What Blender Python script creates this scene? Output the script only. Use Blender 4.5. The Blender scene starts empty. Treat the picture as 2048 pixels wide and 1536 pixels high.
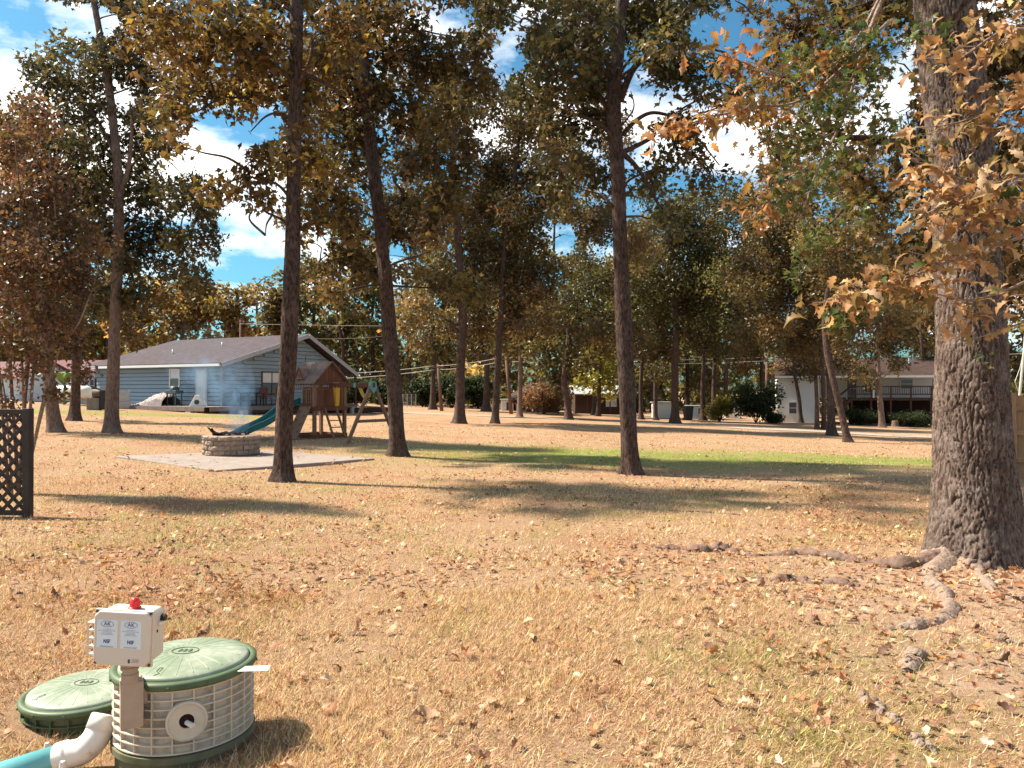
import bpy, math, random
import numpy as np
from mathutils import Vector, Matrix

random.seed(7)
rng = np.random.default_rng(11)
scene = bpy.context.scene
COL = scene.collection
R = math.radians

# ---------------------------------------------------------------- camera, sky, sun, exposure
CAMZ, FPX, HZ = 1.6, 1547.0, 778.0          # eye height; focal length and horizon row for a 2048 px wide frame
cam_d = bpy.data.cameras.new('camera')
cam_d.sensor_width = 36.0
cam_d.lens = 36.0 * FPX / 2048.0
cam_d.clip_start, cam_d.clip_end = 0.05, 3000.0
cam = bpy.data.objects.new('camera', cam_d)
COL.objects.link(cam)
cam.location = (0, 0, CAMZ)
cam.rotation_euler = (R(90) + math.atan((HZ - 768) / FPX), 0, 0)
scene.camera = cam

SUN_EL = R(49)
SUN_H = (-0.965, 0.26)                       # towards the sun, on the ground plane
n_ = math.hypot(*SUN_H); SUN_H = (SUN_H[0] / n_, SUN_H[1] / n_)
to_sun = Vector((SUN_H[0] * math.cos(SUN_EL), SUN_H[1] * math.cos(SUN_EL), math.sin(SUN_EL)))

world = bpy.data.worlds.new('World'); scene.world = world
world.use_nodes = True
wn, wl = world.node_tree.nodes, world.node_tree.links
wn.clear()
w_out = wn.new('ShaderNodeOutputWorld')
bg = wn.new('ShaderNodeBackground'); bg.inputs['Strength'].default_value = 0.064
sky = wn.new('ShaderNodeTexSky'); sky.sky_type = 'NISHITA'; sky.sun_disc = False
sky.sun_elevation = SUN_EL
sky.sun_rotation = math.atan2(SUN_H[0], SUN_H[1])
sky.altitude = 100; sky.air_density = 1.0; sky.dust_density = 1.6; sky.ozone_density = 2.5
tc = wn.new('ShaderNodeTexCoord')
mp = wn.new('ShaderNodeMapping'); mp.inputs['Scale'].default_value = (1.0, 1.0, 2.4)
mp.inputs['Location'].default_value = (5.5, 1.2, 2.2)
wl.new(tc.outputs['Generated'], mp.inputs['Vector'])
cn = wn.new('ShaderNodeTexNoise'); cn.inputs['Scale'].default_value = 2.6
cn.inputs['Detail'].default_value = 8; cn.inputs['Roughness'].default_value = 0.58
wl.new(mp.outputs['Vector'], cn.inputs['Vector'])
cr = wn.new('ShaderNodeValToRGB')
cr.color_ramp.elements[0].position = 0.515; cr.color_ramp.elements[0].color = (0, 0, 0, 1)
cr.color_ramp.elements[1].position = 0.63; cr.color_ramp.elements[1].color = (1, 1, 1, 1)
wl.new(cn.outputs['Fac'], cr.inputs['Fac'])
tint = wn.new('ShaderNodeMix'); tint.data_type = 'RGBA'; tint.blend_type = 'MULTIPLY'
tint.inputs[0].default_value = 1.0
tint.inputs[7].default_value = (0.50, 1.02, 1.10, 1)
wl.new(sky.outputs['Color'], tint.inputs[6])
cm = wn.new('ShaderNodeMix'); cm.data_type = 'RGBA'
cm.inputs[7].default_value = (13.5, 13.0, 12.6, 1)
wl.new(cr.outputs['Color'], cm.inputs[0])
wl.new(tint.outputs[2], cm.inputs[6])
wl.new(cm.outputs[2], bg.inputs['Color'])
wl.new(bg.outputs['Background'], w_out.inputs['Surface'])

sun_d = bpy.data.lights.new('sun', 'SUN')
sun_d.energy = 5.0; sun_d.angle = R(2.2); sun_d.color = (1.0, 0.89, 0.74)
sun = bpy.data.objects.new('sun', sun_d); COL.objects.link(sun)
sun.rotation_euler = to_sun.to_track_quat('Z', 'Y').to_euler()
sun.location = (-20, 10, 30)

vs = scene.view_settings
vs.view_transform = 'Standard'; vs.look = 'None'; vs.gamma = 1.0; vs.use_curve_mapping = False
vs.exposure = 1.2
scene.render.engine = 'CYCLES'
scene.cycles.use_denoising = True
scene.cycles.max_bounces = 8
scene.cycles.transparent_max_bounces = 8
scene.cycles.volume_step_rate = 1.0
scene.cycles.volume_max_steps = 128

# ---------------------------------------------------------------- helpers
def smooth01(t):
    t = np.clip(t, 0, 1)
    return t * t * (3 - 2 * t)

BIGTREE = (4.25, 7.15)
def gz(x, y):
    """height of the ground: falls gently to the right and the rear"""
    x = np.asarray(x, float); y = np.asarray(y, float)
    s = smooth01((y - 4) / 26.0)
    yy = np.minimum(y, 90.0); xx = np.clip(x, -60, 60)
    z = (-0.0317 * xx - 0.0056 * yy) * s
    z = z + 0.018 * np.sin(x * 0.9 + 1.3 * np.sin(y * 0.55)) + 0.014 * np.sin(y * 1.25 + 0.7 * x) + 0.03 * np.sin(y * .31 + x * .23)
    d2 = (x - BIGTREE[0]) ** 2 + (y - BIGTREE[1]) ** 2
    t2 = (x + 1.95) ** 2 + (y - 3.75) ** 2               # worn hollow round the septic covers
    return z + 0.10 * np.exp(-d2 / 1.3 ** 2) - 0.13 * np.exp(-t2 / 0.8 ** 2)

def gz1(x, y): return float(gz(x, y))

def at(px, py, Y):
    """point seen at a pixel of the 2048 px frame, Y metres ahead"""
    return Vector(((px - 1024) / FPX * Y, Y, CAMZ + (HZ - py) / FPX * Y))

def gp(px, py):
    """ground point seen at a pixel"""
    Y = 20.0
    for _ in range(60):
        z = gz1((px - 1024) / FPX * Y, Y)
        Y = 0.5 * Y + 0.5 * FPX * (CAMZ - z) / (py - HZ)
    x = (px - 1024) / FPX * Y
    return Vector((x, Y, gz1(x, Y)))

def gx(px, Y):
    x = (px - 1024) / FPX * Y
    return Vector((x, Y, gz1(x, Y)))

def px_of(P):
    P = np.asarray(P)
    return 1024 + FPX * P[..., 0] / P[..., 1], HZ - FPX * (P[..., 2] - CAMZ) / P[..., 1]

def tag(o, label=None, cat=None, group=None, kind=None):
    if label: o['label'] = label
    if cat: o['category'] = cat
    if group: o['group'] = group
    if kind: o['kind'] = kind
    return o

def thing(name, label, cat, loc=(0, 0, 0), rz=0.0, group=None, kind=None):
    o = bpy.data.objects.new(name, None)
    o.empty_display_size = 0.2
    COL.objects.link(o)
    o.location = loc; o.rotation_euler = (0, 0, rz)
    return tag(o, label, cat, group, kind)

def link(name, me, parent=None):
    o = bpy.data.objects.new(name, me)
    COL.objects.link(o)
    if parent is not None: o.parent = parent
    return o

class MB:
    """collects shapes and links them as ONE mesh object"""
    def __init__(s): s.v = []; s.f = []; s.mi = []
    def add(s, verts, faces, mi=0):
        b = len(s.v)
        s.v.extend([tuple(map(float, p)) for p in verts])
        s.f.extend([tuple(i + b for i in f) for f in faces]); s.mi.extend([mi] * len(faces))
        return s
    def box(s, c, d, rz=0.0, mi=0, M=None):
        hx, hy, hz = d[0] / 2, d[1] / 2, d[2] / 2
        P = [Vector((x * hx, y * hy, z * hz)) for z in (-1, 1) for y in (-1, 1) for x in (-1, 1)]
        if M is None: M = Matrix.Rotation(rz, 3, 'Z')
        P = [M @ p + Vector(c) for p in P]
        return s.add(P, [(0, 2, 3, 1), (4, 5, 7, 6), (0, 1, 5, 4), (2, 6, 7, 3), (0, 4, 6, 2), (1, 3, 7, 5)], mi)
    def beam(s, p, q, w, h, up=(0, 0, 1), mi=0):
        p, q = Vector(p), Vector(q); d = (q - p); L = d.length; d.normalize()
        u = Vector(up)
        if abs(d.dot(u)) > 0.98: u = Vector((0, 1, 0))
        side = d.cross(u).normalized(); u2 = side.cross(d).normalized()
        M = Matrix((side, d, u2)).transposed()
        return s.box((p + q) / 2, (w, L, h), M=M, mi=mi)
    def tube(s, pts, r, n=8, cap=True, mi=0):
        V, F = tube_geo(pts, r, n, cap)
        return s.add(V, F, mi)
    def lathe(s, prof, n=32, c=(0, 0, 0), mi=0, a0=0.0, M=None):
        V = []; F = []
        for (r, z) in prof:
            for k in range(n):
                a = a0 + 2 * math.pi * k / n
                p = Vector((r * math.cos(a), r * math.sin(a), z))
                if M is not None: p = M @ p
                V.append(p + Vector(c))
        for i in range(len(prof) - 1):
            for k in range(n):
                F.append((i * n + k, i * n + (k + 1) % n, (i + 1) * n + (k + 1) % n, (i + 1) * n + k))
        return s.add(V, F, mi)
    def prism(s, poly, z0, z1, mi=0):
        n = len(poly)
        V = [(p[0], p[1], z0) for p in poly] + [(p[0], p[1], z1) for p in poly]
        F = [tuple(range(n - 1, -1, -1)), tuple(range(n, 2 * n))] + [(i, (i + 1) % n, n + (i + 1) % n, n + i) for i in range(n)]
        return s.add(V, F, mi)
    def mesh(s, name, mats, smooth=False):
        me = bpy.data.meshes.new(name)
        me.from_pydata(s.v, [], s.f)
        for m in (mats if isinstance(mats, (list, tuple)) else [mats]): me.materials.append(m)
        if max(s.mi, default=0): me.polygons.foreach_set('material_index', s.mi)
        if smooth: me.polygons.foreach_set('use_smooth', [True] * len(s.f))
        me.update(); return me
    def build(s, name, mats, parent=None, smooth=False, bevel=0.0, seg=2):
        o = link(name, s.mesh(name, mats, smooth), parent)
        if bevel:
            b = o.modifiers.new('bevel', 'BEVEL'); b.width = bevel; b.segments = seg; b.limit_method = 'ANGLE'; b.angle_limit = R(40)
        return o

def tube_geo(pts, r, n=8, cap=True):
    P = np.array([tuple(p) for p in pts], float); m = len(P)
    r = np.full(m, r, float) if np.isscalar(r) else np.asarray(r, float)
    T = np.gradient(P, axis=0); T /= np.linalg.norm(T, axis=1)[:, None] + 1e-9
    ref = np.array([0.0, 1.0, 0.0]) if abs(T[0, 1]) < 0.8 else np.array([1.0, 0, 0])
    u = np.cross(T[0], ref); u /= np.linalg.norm(u)
    V = np.zeros((m, n, 3)); ang = np.arange(n) * 2 * np.pi / n
    for i in range(m):
        u = u - T[i] * np.dot(u, T[i]); u /= np.linalg.norm(u) + 1e-9
        w = np.cross(T[i], u)
        V[i] = P[i] + r[i] * (np.cos(ang)[:, None] * u + np.sin(ang)[:, None] * w)
    F = []
    for i in range(m - 1):
        for k in range(n):
            F.append((i * n + k, i * n + (k + 1) % n, (i + 1) * n + (k + 1) % n, (i + 1) * n + k))
    if cap:
        F.append(tuple(range(n - 1, -1, -1))); F.append(tuple((m - 1) * n + k for k in range(n)))
    return V.reshape(-1, 3), F

def catmull(pts, per=8):
    P = np.array([tuple(p) for p in pts], float)
    P = np.vstack([2 * P[0] - P[1], P, 2 * P[-1] - P[-2]])
    out = []
    for i in range(1, len(P) - 2):
        for t in np.linspace(0, 1, per, endpoint=False):
            a, b, c, d = P[i - 1], P[i], P[i + 1], P[i + 2]
            out.append(0.5 * ((2 * b) + (-a + c) * t + (2 * a - 5 * b + 4 * c - d) * t * t + (-a + 3 * b - 3 * c + d) * t ** 3))
    out.append(P[-2]); return np.array(out)

def np_mesh(name, V, F, mats, colors=None, smooth=False):
    """V (n,3), F (m,k) arrays -> mesh, fast"""
    me = bpy.data.meshes.new(name)
    V = np.ascontiguousarray(V, dtype=np.float32); F = np.ascontiguousarray(F, dtype=np.int32)
    n, (m, k) = len(V), F.shape
    me.vertices.add(n); me.vertices.foreach_set('co', V.ravel())
    me.loops.add(m * k); me.loops.foreach_set('vertex_index', F.ravel())
    me.polygons.add(m); me.polygons.foreach_set('loop_start', np.arange(0, m * k, k, dtype=np.int32))
    if smooth: me.polygons.foreach_set('use_smooth', np.ones(m, dtype=bool))
    me.update(calc_edges=True)
    if colors is not None:
        a = me.color_attributes.new('col', 'FLOAT_COLOR', 'POINT')
        c = np.ones((n, 4), np.float32); c[:, :3] = colors
        a.data.foreach_set('color', c.ravel())
    for mm in (mats if isinstance(mats, (list, tuple)) else [mats]): me.materials.append(mm)
    return me

def copy_tree(o, parent=None):
    c = o.copy(); COL.objects.link(c)
    if parent is not None: c.parent = parent
    for ch in [x for x in COL.objects if x.parent == o]: copy_tree(ch, c)
    return c

# ---------------------------------------------------------------- materials
def mat(name, c, rough=0.75, spec=0.3, c2=None, nscale=6.0, nmix=1.0, stretch=(1, 1, 1), bump=0.0, bscale=40.0, vary=0.0, metal=0.0, c3=None, dscale=2.0, dlo=.55, dhi=.7, detail=6):
    m = bpy.data.materials.new(name); m.use_nodes = True
    N, L = m.node_tree.nodes, m.node_tree.links
    b = N['Principled BSDF']
    b.inputs['Roughness'].default_value = rough; b.inputs['Specular IOR Level'].default_value = spec; b.inputs['Metallic'].default_value = metal
    b.inputs['Base Color'].default_value = (*c, 1)
    out = None
    tcn = N.new('ShaderNodeTexCoord'); mpn = N.new('ShaderNodeMapping'); mpn.inputs['Scale'].default_value = stretch
    L.new(tcn.outputs['Object'], mpn.inputs['Vector'])
    if c2 is not None:
        nz = N.new('ShaderNodeTexNoise'); nz.inputs['Scale'].default_value = nscale; nz.inputs['Detail'].default_value = detail; nz.inputs['Roughness'].default_value = .65
        L.new(mpn.outputs['Vector'], nz.inputs['Vector'])
        rp = N.new('ShaderNodeValToRGB'); rp.color_ramp.elements[0].position = .36; rp.color_ramp.elements[1].position = .66
        rp.color_ramp.elements[0].color = (*c, 1); rp.color_ramp.elements[1].color = (*c2, 1)
        L.new(nz.outputs['Fac'], rp.inputs['Fac']); out = rp.outputs['Color']
    if c3 is not None:
        nz = N.new('ShaderNodeTexNoise'); nz.inputs['Scale'].default_value = dscale; nz.inputs['Detail'].default_value = 8; nz.inputs['Roughness'].default_value = .7
        L.new(tcn.outputs['Object'], nz.inputs['Vector'])
        rp = N.new('ShaderNodeValToRGB'); rp.color_ramp.elements[0].position = dlo; rp.color_ramp.elements[1].position = dhi
        L.new(nz.outputs['Fac'], rp.inputs['Fac'])
        mx = N.new('ShaderNodeMix'); mx.data_type = 'RGBA'; mx.inputs[7].default_value = (*c3, 1)
        L.new(rp.outputs['Color'], mx.inputs[0])
        if out: L.new(out, mx.inputs[6])
        else: mx.inputs[6].default_value = (*c, 1)
        out = mx.outputs[2]
    if vary:
        oi = N.new('ShaderNodeObjectInfo'); mr = N.new('ShaderNodeMapRange')
        mr.inputs['To Min'].default_value = 1 - vary; mr.inputs['To Max'].default_value = 1 + vary
        L.new(oi.outputs['Random'], mr.inputs['Value'])
        hs = N.new('ShaderNodeHueSaturation'); L.new(mr.outputs['Result'], hs.inputs['Value'])
        if out: L.new(out, hs.inputs['Color'])
        else: hs.inputs['Color'].default_value = (*c, 1)
        out = hs.outputs['Color']
    if out: L.new(out, b.inputs['Base Color'])
    if bump:
        nz = N.new('ShaderNodeTexNoise'); nz.inputs['Scale'].default_value = bscale; nz.inputs['Detail'].default_value = 6
        L.new(mpn.outputs['Vector'], nz.inputs['Vector'])
        bn = N.new('ShaderNodeBump'); bn.inputs['Strength'].default_value = bump; bn.inputs['Distance'].default_value = .02
        L.new(nz.outputs['Fac'], bn.inputs['Height']); L.new(bn.outputs['Normal'], b.inputs['Normal'])
    return m

def leaf_mat(name, transl=0.4, rough=0.42, spec=0.45, base=None, gain=1.25):
    m = bpy.data.materials.new(name); m.use_nodes = True
    N, L = m.node_tree.nodes, m.node_tree.links
    b = N['Principled BSDF']; b.inputs['Roughness'].default_value = rough; b.inputs['Specular IOR Level'].default_value = spec
    tr = N.new('ShaderNodeBsdfTranslucent'); mx = N.new('ShaderNodeMixShader'); mx.inputs[0].default_value = transl
    if base is None:
        a = N.new('ShaderNodeAttribute'); a.attribute_name = 'col'; src = a.outputs['Color']
    else:
        nz = N.new('ShaderNodeTexNoise'); nz.inputs['Scale'].default_value = 25; nz.inputs['Detail'].default_value = 4
        t = N.new('ShaderNodeTexCoord'); L.new(t.outputs['Object'], nz.inputs['Vector'])
        r = N.new('ShaderNodeValToRGB'); r.color_ramp.elements[0].position = .35; r.color_ramp.elements[1].position = .7
        r.color_ramp.elements[0].color = (*[k * .72 for k in base], 1); r.color_ramp.elements[1].color = (*[min(1, k * 1.15) for k in base], 1)
        L.new(nz.outputs['Fac'], r.inputs['Fac']); src = r.outputs['Color']
    g = N.new('ShaderNodeMix'); g.data_type = 'RGBA'; g.blend_type = 'MULTIPLY'; g.inputs[0].default_value = 1
    g.inputs[7].default_value = (gain, gain, gain * .8, 1)
    L.new(src, b.inputs['Base Color']); L.new(src, g.inputs[6]); L.new(g.outputs[2], tr.inputs['Color'])
    L.new(b.outputs['BSDF'], mx.inputs[1]); L.new(tr.outputs['BSDF'], mx.inputs[2])
    L.new(mx.outputs['Shader'], N['Material Output'].inputs['Surface'])
    return m

M_leaf = leaf_mat('oak_foliage', .40, .38, .35)
M_leaf_far = leaf_mat('far_foliage', .48, .5, .3, gain=1.5)
M_grass = leaf_mat('dry_grass_blade', .3, .55, .25)
M_litter = leaf_mat('leaf_litter', .2, .6, .25)

def bark_mat(name, c1, c2, c3, sc=1.0, bump=.9):
    """c1 ridge, c2 fissure, c3 pale lichen patches"""
    m = bpy.data.materials.new(name); m.use_nodes = True
    N, L = m.node_tree.nodes, m.node_tree.links
    b = N['Principled BSDF']; b.inputs['Roughness'].default_value = .9; b.inputs['Specular IOR Level'].default_value = .15
    t = N.new('ShaderNodeTexCoord'); mp = N.new('ShaderNodeMapping'); mp.inputs['Scale'].default_value = (sc, sc, sc * .28)
    L.new(t.outputs['Object'], mp.inputs['Vector'])
    vo = N.new('ShaderNodeTexNoise'); vo.inputs['Scale'].default_value = 22; vo.inputs['Detail'].default_value = 6; vo.inputs['Roughness'].default_value = .7
    L.new(mp.outputs['Vector'], vo.inputs['Vector'])
    r = N.new('ShaderNodeValToRGB'); r.color_ramp.elements[0].position = .38; r.color_ramp.elements[1].position = .62
    r.color_ramp.elements[0].color = (*c2, 1); r.color_ramp.elements[1].color = (*c1, 1)
    L.new(vo.outputs['Fac'], r.inputs['Fac'])
    n2 = N.new('ShaderNodeTexNoise'); n2.inputs['Scale'].default_value = 3.0; n2.inputs['Detail'].default_value = 7; n2.inputs['Roughness'].default_value = .7
    L.new(t.outputs['Object'], n2.inputs['Vector'])
    r2 = N.new('ShaderNodeValToRGB'); r2.color_ramp.elements[0].position = .52; r2.color_ramp.elements[1].position = .75
    r2.color_ramp.elements[1].color = (.75, .75, .75, 1)
    L.new(n2.outputs['Fac'], r2.inputs['Fac'])
    mx = N.new('ShaderNodeMix'); mx.data_type = 'RGBA'; mx.inputs[7].default_value = (*c3, 1)
    L.new(r2.outputs['Color'], mx.inputs[0]); L.new(r.outputs['Color'], mx.inputs[6]); L.new(mx.outputs[2], b.inputs['Base Color'])
    bn = N.new('ShaderNodeBump'); bn.inputs['Strength'].default_value = bump; bn.inputs['Distance'].default_value = .03
    L.new(vo.outputs['Fac'], bn.inputs['Height']); L.new(bn.outputs['Normal'], b.inputs['Normal'])
    return m

M_bark = bark_mat('oak_bark', (.125, .084, .068), (.028, .015, .012), (.185, .135, .112), sc=1.5, bump=1.0)
M_bark_big = bark_mat('big_oak_bark', (.23, .175, .145), (.06, .034, .026), (.36, .30, .265), sc=1.7, bump=.8)
M_bark_pale = bark_mat('pale_bark', (.22, .155, .12), (.11, .068, .052), (.30, .23, .195))
M_bark_dark = bark_mat('dark_bark', (.10, .065, .05), (.045, .026, .02), (.14, .10, .08))
M_root = mat('root_wood', (.33, .245, .19), .9, .1, c2=(.19, .13, .10), nscale=14, stretch=(1, 1, 1), bump=1.0, bscale=38, c3=(.40, .31, .25), dscale=7)
M_root_dark = mat('dark_root_wood', (.13, .08, .06), .9, .1, c2=(.22, .15, .12), nscale=12, bump=.9, bscale=25)

# ---------------------------------------------------------------- the ground
def ground_mat():
    m = bpy.data.materials.new('lawn_soil'); m.use_nodes = True
    N, L = m.node_tree.nodes, m.node_tree.links
    b = N['Principled BSDF']; b.inputs['Roughness'].default_value = .95; b.inputs['Specular IOR Level'].default_value = .08
    t = N.new('ShaderNodeTexCoord'); P = t.outputs['Object']
    def noise(scale, det=6, rough=.6, vec=P):
        n = N.new('ShaderNodeTexNoise'); n.inputs['Scale'].default_value = scale; n.inputs['Detail'].default_value = det; n.inputs['Roughness'].default_value = rough
        L.new(vec, n.inputs['Vector']); return n.outputs['Fac']
    def ramp(f, a, b_, ca=(0, 0, 0), cb=(1, 1, 1)):
        r = N.new('ShaderNodeValToRGB'); r.color_ramp.elements[0].position = a; r.color_ramp.elements[1].position = b_
        r.color_ramp.elements[0].color = (*ca, 1); r.color_ramp.elements[1].color = (*cb, 1); L.new(f, r.inputs['Fac']); return r.outputs['Color']
    def mix(f, a, c):
        x = N.new('ShaderNodeMix'); x.data_type = 'RGBA'
        L.new(f, x.inputs[0])
        for k, s in ((6, a), (7, c)):
            if isinstance(s, tuple): x.inputs[k].default_value = (*s, 1)
            else: L.new(s, x.inputs[k])
        return x.outputs[2]
    base = ramp(noise(28, 8, .75), .34, .68, (.22, .115, .07), (.57, .365, .22))
    fine = ramp(noise(160, 4, .8), .38, .66, (.12, .065, .038), (.62, .44, .27))
    sp = N.new('ShaderNodeMix'); sp.data_type = 'RGBA'; sp.inputs[0].default_value = .5
    L.new(base, sp.inputs[6]); L.new(fine, sp.inputs[7])
    col = sp.outputs[2]
    # reddish litter and bare soil in drifts
    col = mix(ramp(noise(.35, 6, .65), .5, .68), col, ramp(noise(9, 7, .8), .36, .66, (.20, .09, .055), (.46, .235, .13)))
    # the mown strip that stayed green (its course on the lawn) and paler green drifts
    sx = N.new('ShaderNodeSeparateXYZ'); L.new(P, sx.inputs[0])
    def math_(op, a, c):
        q = N.new('ShaderNodeMath'); q.operation = op
        for k, s in ((0, a), (1, c)):
            if isinstance(s, (int, float)): q.inputs[k].default_value = s
            else: L.new(s, q.inputs[k])
        return q.outputs[0]
    wob = math_('MULTIPLY', math_('SUBTRACT', noise(.5, 4), .5), 5.0)
    yc = math_('ADD', math_('SUBTRACT', sx.outputs['Y'], 20.0), wob)
    band = math_('SUBTRACT', 1.0, math_('MULTIPLY', math_('ABSOLUTE', yc, 0), .22))
    xm = math_('MULTIPLY', math_('ADD', sx.outputs['X'], 5.5), .14)
    mask = math_('MULTIPLY', math_('MINIMUM', math_('MAXIMUM', band, 0), 1), math_('MINIMUM', math_('MAXIMUM', xm, 0), 1))
    mask = math_('MULTIPLY', mask, ramp(noise(3, 5, .7), .3, .6))
    mask = math_('MINIMUM', math_('MULTIPLY', mask, 1.7), 1)
    col = mix(mask, col, ramp(noise(30, 6, .7), .35, .68, (.12, .15, .03), (.28, .31, .075)))
    band2 = math_('SUBTRACT', 1.0, math_('MULTIPLY', math_('ABSOLUTE', math_('SUBTRACT', sx.outputs['Y'], 37.5), 0), .28))
    m2 = math_('MULTIPLY', math_('MINIMUM', math_('MAXIMUM', band2, 0), .8), math_('MINIMUM', math_('MAXIMUM', math_('MULTIPLY', math_('SUBTRACT', -9, sx.outputs['X']), .3), 0), 1))
    col = mix(m2, col, (.21, .21, .05))
    col = mix(math_('MULTIPLY', ramp(noise(.9, 6, .7), .54, .70), .7), col, (.26, .23, .07))
    # trodden soil over the roots of the big oak
    dx = math_('MULTIPLY', math_('SUBTRACT', sx.outputs['X'], 3.9), .42); dy = math_('MULTIPLY', math_('SUBTRACT', sx.outputs['Y'], 5.4), .46)
    dd = math_('SUBTRACT', 1.25, math_('ADD', math_('ADD', math_('MULTIPLY', dx, dx), math_('MULTIPLY', dy, dy)), math_('MULTIPLY', math_('SUBTRACT', noise(1.6, 5, .7), .5), 1.6)))
    col = mix(math_('MINIMUM', math_('MAXIMUM', dd, 0), .9), col, ramp(noise(7, 8, .75), .35, .68, (.30, .18, .115), (.52, .37, .265)))
    L.new(col, b.inputs['Base Color'])
    bn = N.new('ShaderNodeBump'); bn.inputs['Strength'].default_value = .8; bn.inputs['Distance'].default_value = .03
    L.new(noise(60, 6, .8), bn.inputs['Height']); L.new(bn.outputs['Normal'], b.inputs['Normal'])
    return m
M_ground = ground_mat()

def axis(near, far, n0, n1):
    a = np.linspace(-near, near, n0); g = near * (far / near) ** np.linspace(0, 1, n1)[1:]
    return np.concatenate([-g[::-1], a, g])
xs = axis(14, 900, 101, 26); ys = np.concatenate([np.linspace(-12, 45, 180), 45 * (1100 / 45) ** np.linspace(0, 1, 36)[1:]])
X, Yg = np.meshgrid(xs, ys, indexing='ij')
V = np.stack([X, Yg, gz(X, Yg)], -1).reshape(-1, 3)
ni, nj = len(xs), len(ys)
I, J = np.meshgrid(np.arange(ni - 1), np.arange(nj - 1), indexing='ij')
q = (I * nj + J).ravel()
F = np.stack([q, q + nj, q + nj + 1, q + 1], 1)
ground = link('ground', np_mesh('ground', V, F, M_ground, smooth=True)); tag(ground, kind='structure')

# road: pale strip that passes behind the lawn and comes nearer on the right
M_road = mat('road_surface', (.40, .34, .28), .95, .1, c2=(.30, .24, .19), nscale=3, bump=.3, bscale=60, c3=(.27, .16, .09), dscale=.7)
def strip(name, cl, w, m, dz):
    C = catmull(cl, 10); T = np.gradient(C[:, :2], axis=0); T /= np.linalg.norm(T, axis=1)[:, None]
    Nn = np.stack([-T[:, 1], T[:, 0]], 1); k = 7
    P = [C[:, :2] + Nn * (w * (j / (k - 1) - .5)) for j in range(k)]
    P = np.stack(P, 1); z = gz(P[..., 0], P[..., 1]) + dz
    V = np.concatenate([P, z[..., None]], -1).reshape(-1, 3); n = len(C)
    I, J = np.meshgrid(np.arange(n - 1), np.arange(k - 1), indexing='ij'); q = (I * k + J).ravel()
    F = np.stack([q, q + 1, q + k + 1, q + k], 1)[:, ::-1]
    return tag(link(name, np_mesh(name, V, F, m, smooth=True)), kind='structure')
strip('road', [(-75, 66, 0), (-40, 58, 0), (-18, 55, 0), (0, 53, 0), (9, 50, 0), (16, 45, 0), (24, 40, 0), (34, 37, 0), (60, 34, 0)], 3.6, M_road, .02)

# ---------------------------------------------------------------- leaves: templates (flat outline, folded on the midrib)
def leaf_template(outline, fold=.25, curl=.25):
    """outline: half widths along the length -> mirrored strip of triangles"""
    n = len(outline); V = []; F = []
    for (t, w) in outline:
        z = -curl * (t - .45) ** 2
        V += [(-w, t, z + fold * w), (0, t, z), (w, t, z + fold * w)]
    for i in range(n - 1):
        a, b = 3 * i, 3 * (i + 1)
        F += [(a, a + 1, b + 1), (a, b + 1, b), (a + 1, a + 2, b + 2), (a + 1, b + 2, b + 1)]
    return np.array(V, float), np.array(F, int)
OAK = leaf_template([(0, .010), (.12, .035), (.22, .14), (.28, .165), (.34, .09), (.44, .22), (.51, .245), (.59, .12), (.69, .21), (.77, .20), (.85, .10), (.93, .11), (1.0, .02)], .35, .8)
OAK_CURL = leaf_template([(0, .012), (.16, .06), (.28, .20), (.37, .11), (.50, .27), (.60, .13), (.74, .23), (.83, .10), (1.0, .02)], .75, 1.1)
OAK_TWIST = OAK[0].copy(); a_ = OAK_TWIST[:, 1] * 1.5
OAK_TWIST = (np.stack([OAK[0][:, 0] * np.cos(a_) - OAK[0][:, 2] * np.sin(a_), OAK[0][:, 1], OAK[0][:, 0] * np.sin(a_) + OAK[0][:, 2] * np.cos(a_) - .6 * (OAK[0][:, 1] - .5) ** 2], 1), OAK[1])
# spiky five lobed star, 8 triangles
def star_leaf(lob, w=.16, curl=.15):
    pts = [(0, 0, 0)]; k = len(lob)
    ring = []
    for i, (a, r) in enumerate(lob):
        ring.append((r * math.sin(a), .35 + r * math.cos(a), -curl * r * r))
        if i < k - 1:
            am = (a + lob[i + 1][0]) / 2; ring.append((w * math.sin(am), .35 + w * math.cos(am), .03))
    V = [(0, .30, .03)] + ring + [(0, 0, 0)]
    F = [(0, i + 1, i) for i in range(1, len(ring))]
    F += [(0, 1, len(V) - 1), (0, len(V) - 1, len(ring))]
    return np.array(V, float), np.array(F, int)
STAR = star_leaf([(-2.0, .42), (-1.0, .55), (0, .65), (1.0, .55), (2.0, .42)])
MID = (np.array([(0, 0, 0), (-.34, .52, .07), (-.13, .60, .0), (0, 1, -.10), (.13, .56, .0), (.34, .44, .07)], float),
       np.array([(0, 2, 1), (0, 3, 2), (0, 4, 3), (0, 5, 4)], int))
MID2 = (np.array([(0, 0, .10), (-.36, .45, .22), (-.12, .52, -.02), (-.22, .80, .14), (0, 1, .16), (.2, .78, .02), (.12, .5, -.02), (.36, .40, .16)], float),
        np.array([(0, 2, 1), (0, 6, 2), (0, 7, 6), (2, 4, 3), (2, 6, 4), (6, 5, 4)], int))
FAR = (np.array([(0, 0, 0), (-.32, .45, .08), (0, 1, -.05), (.32, .55, .08)], float), np.array([(0, 2, 1), (0, 3, 2)], int))

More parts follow.
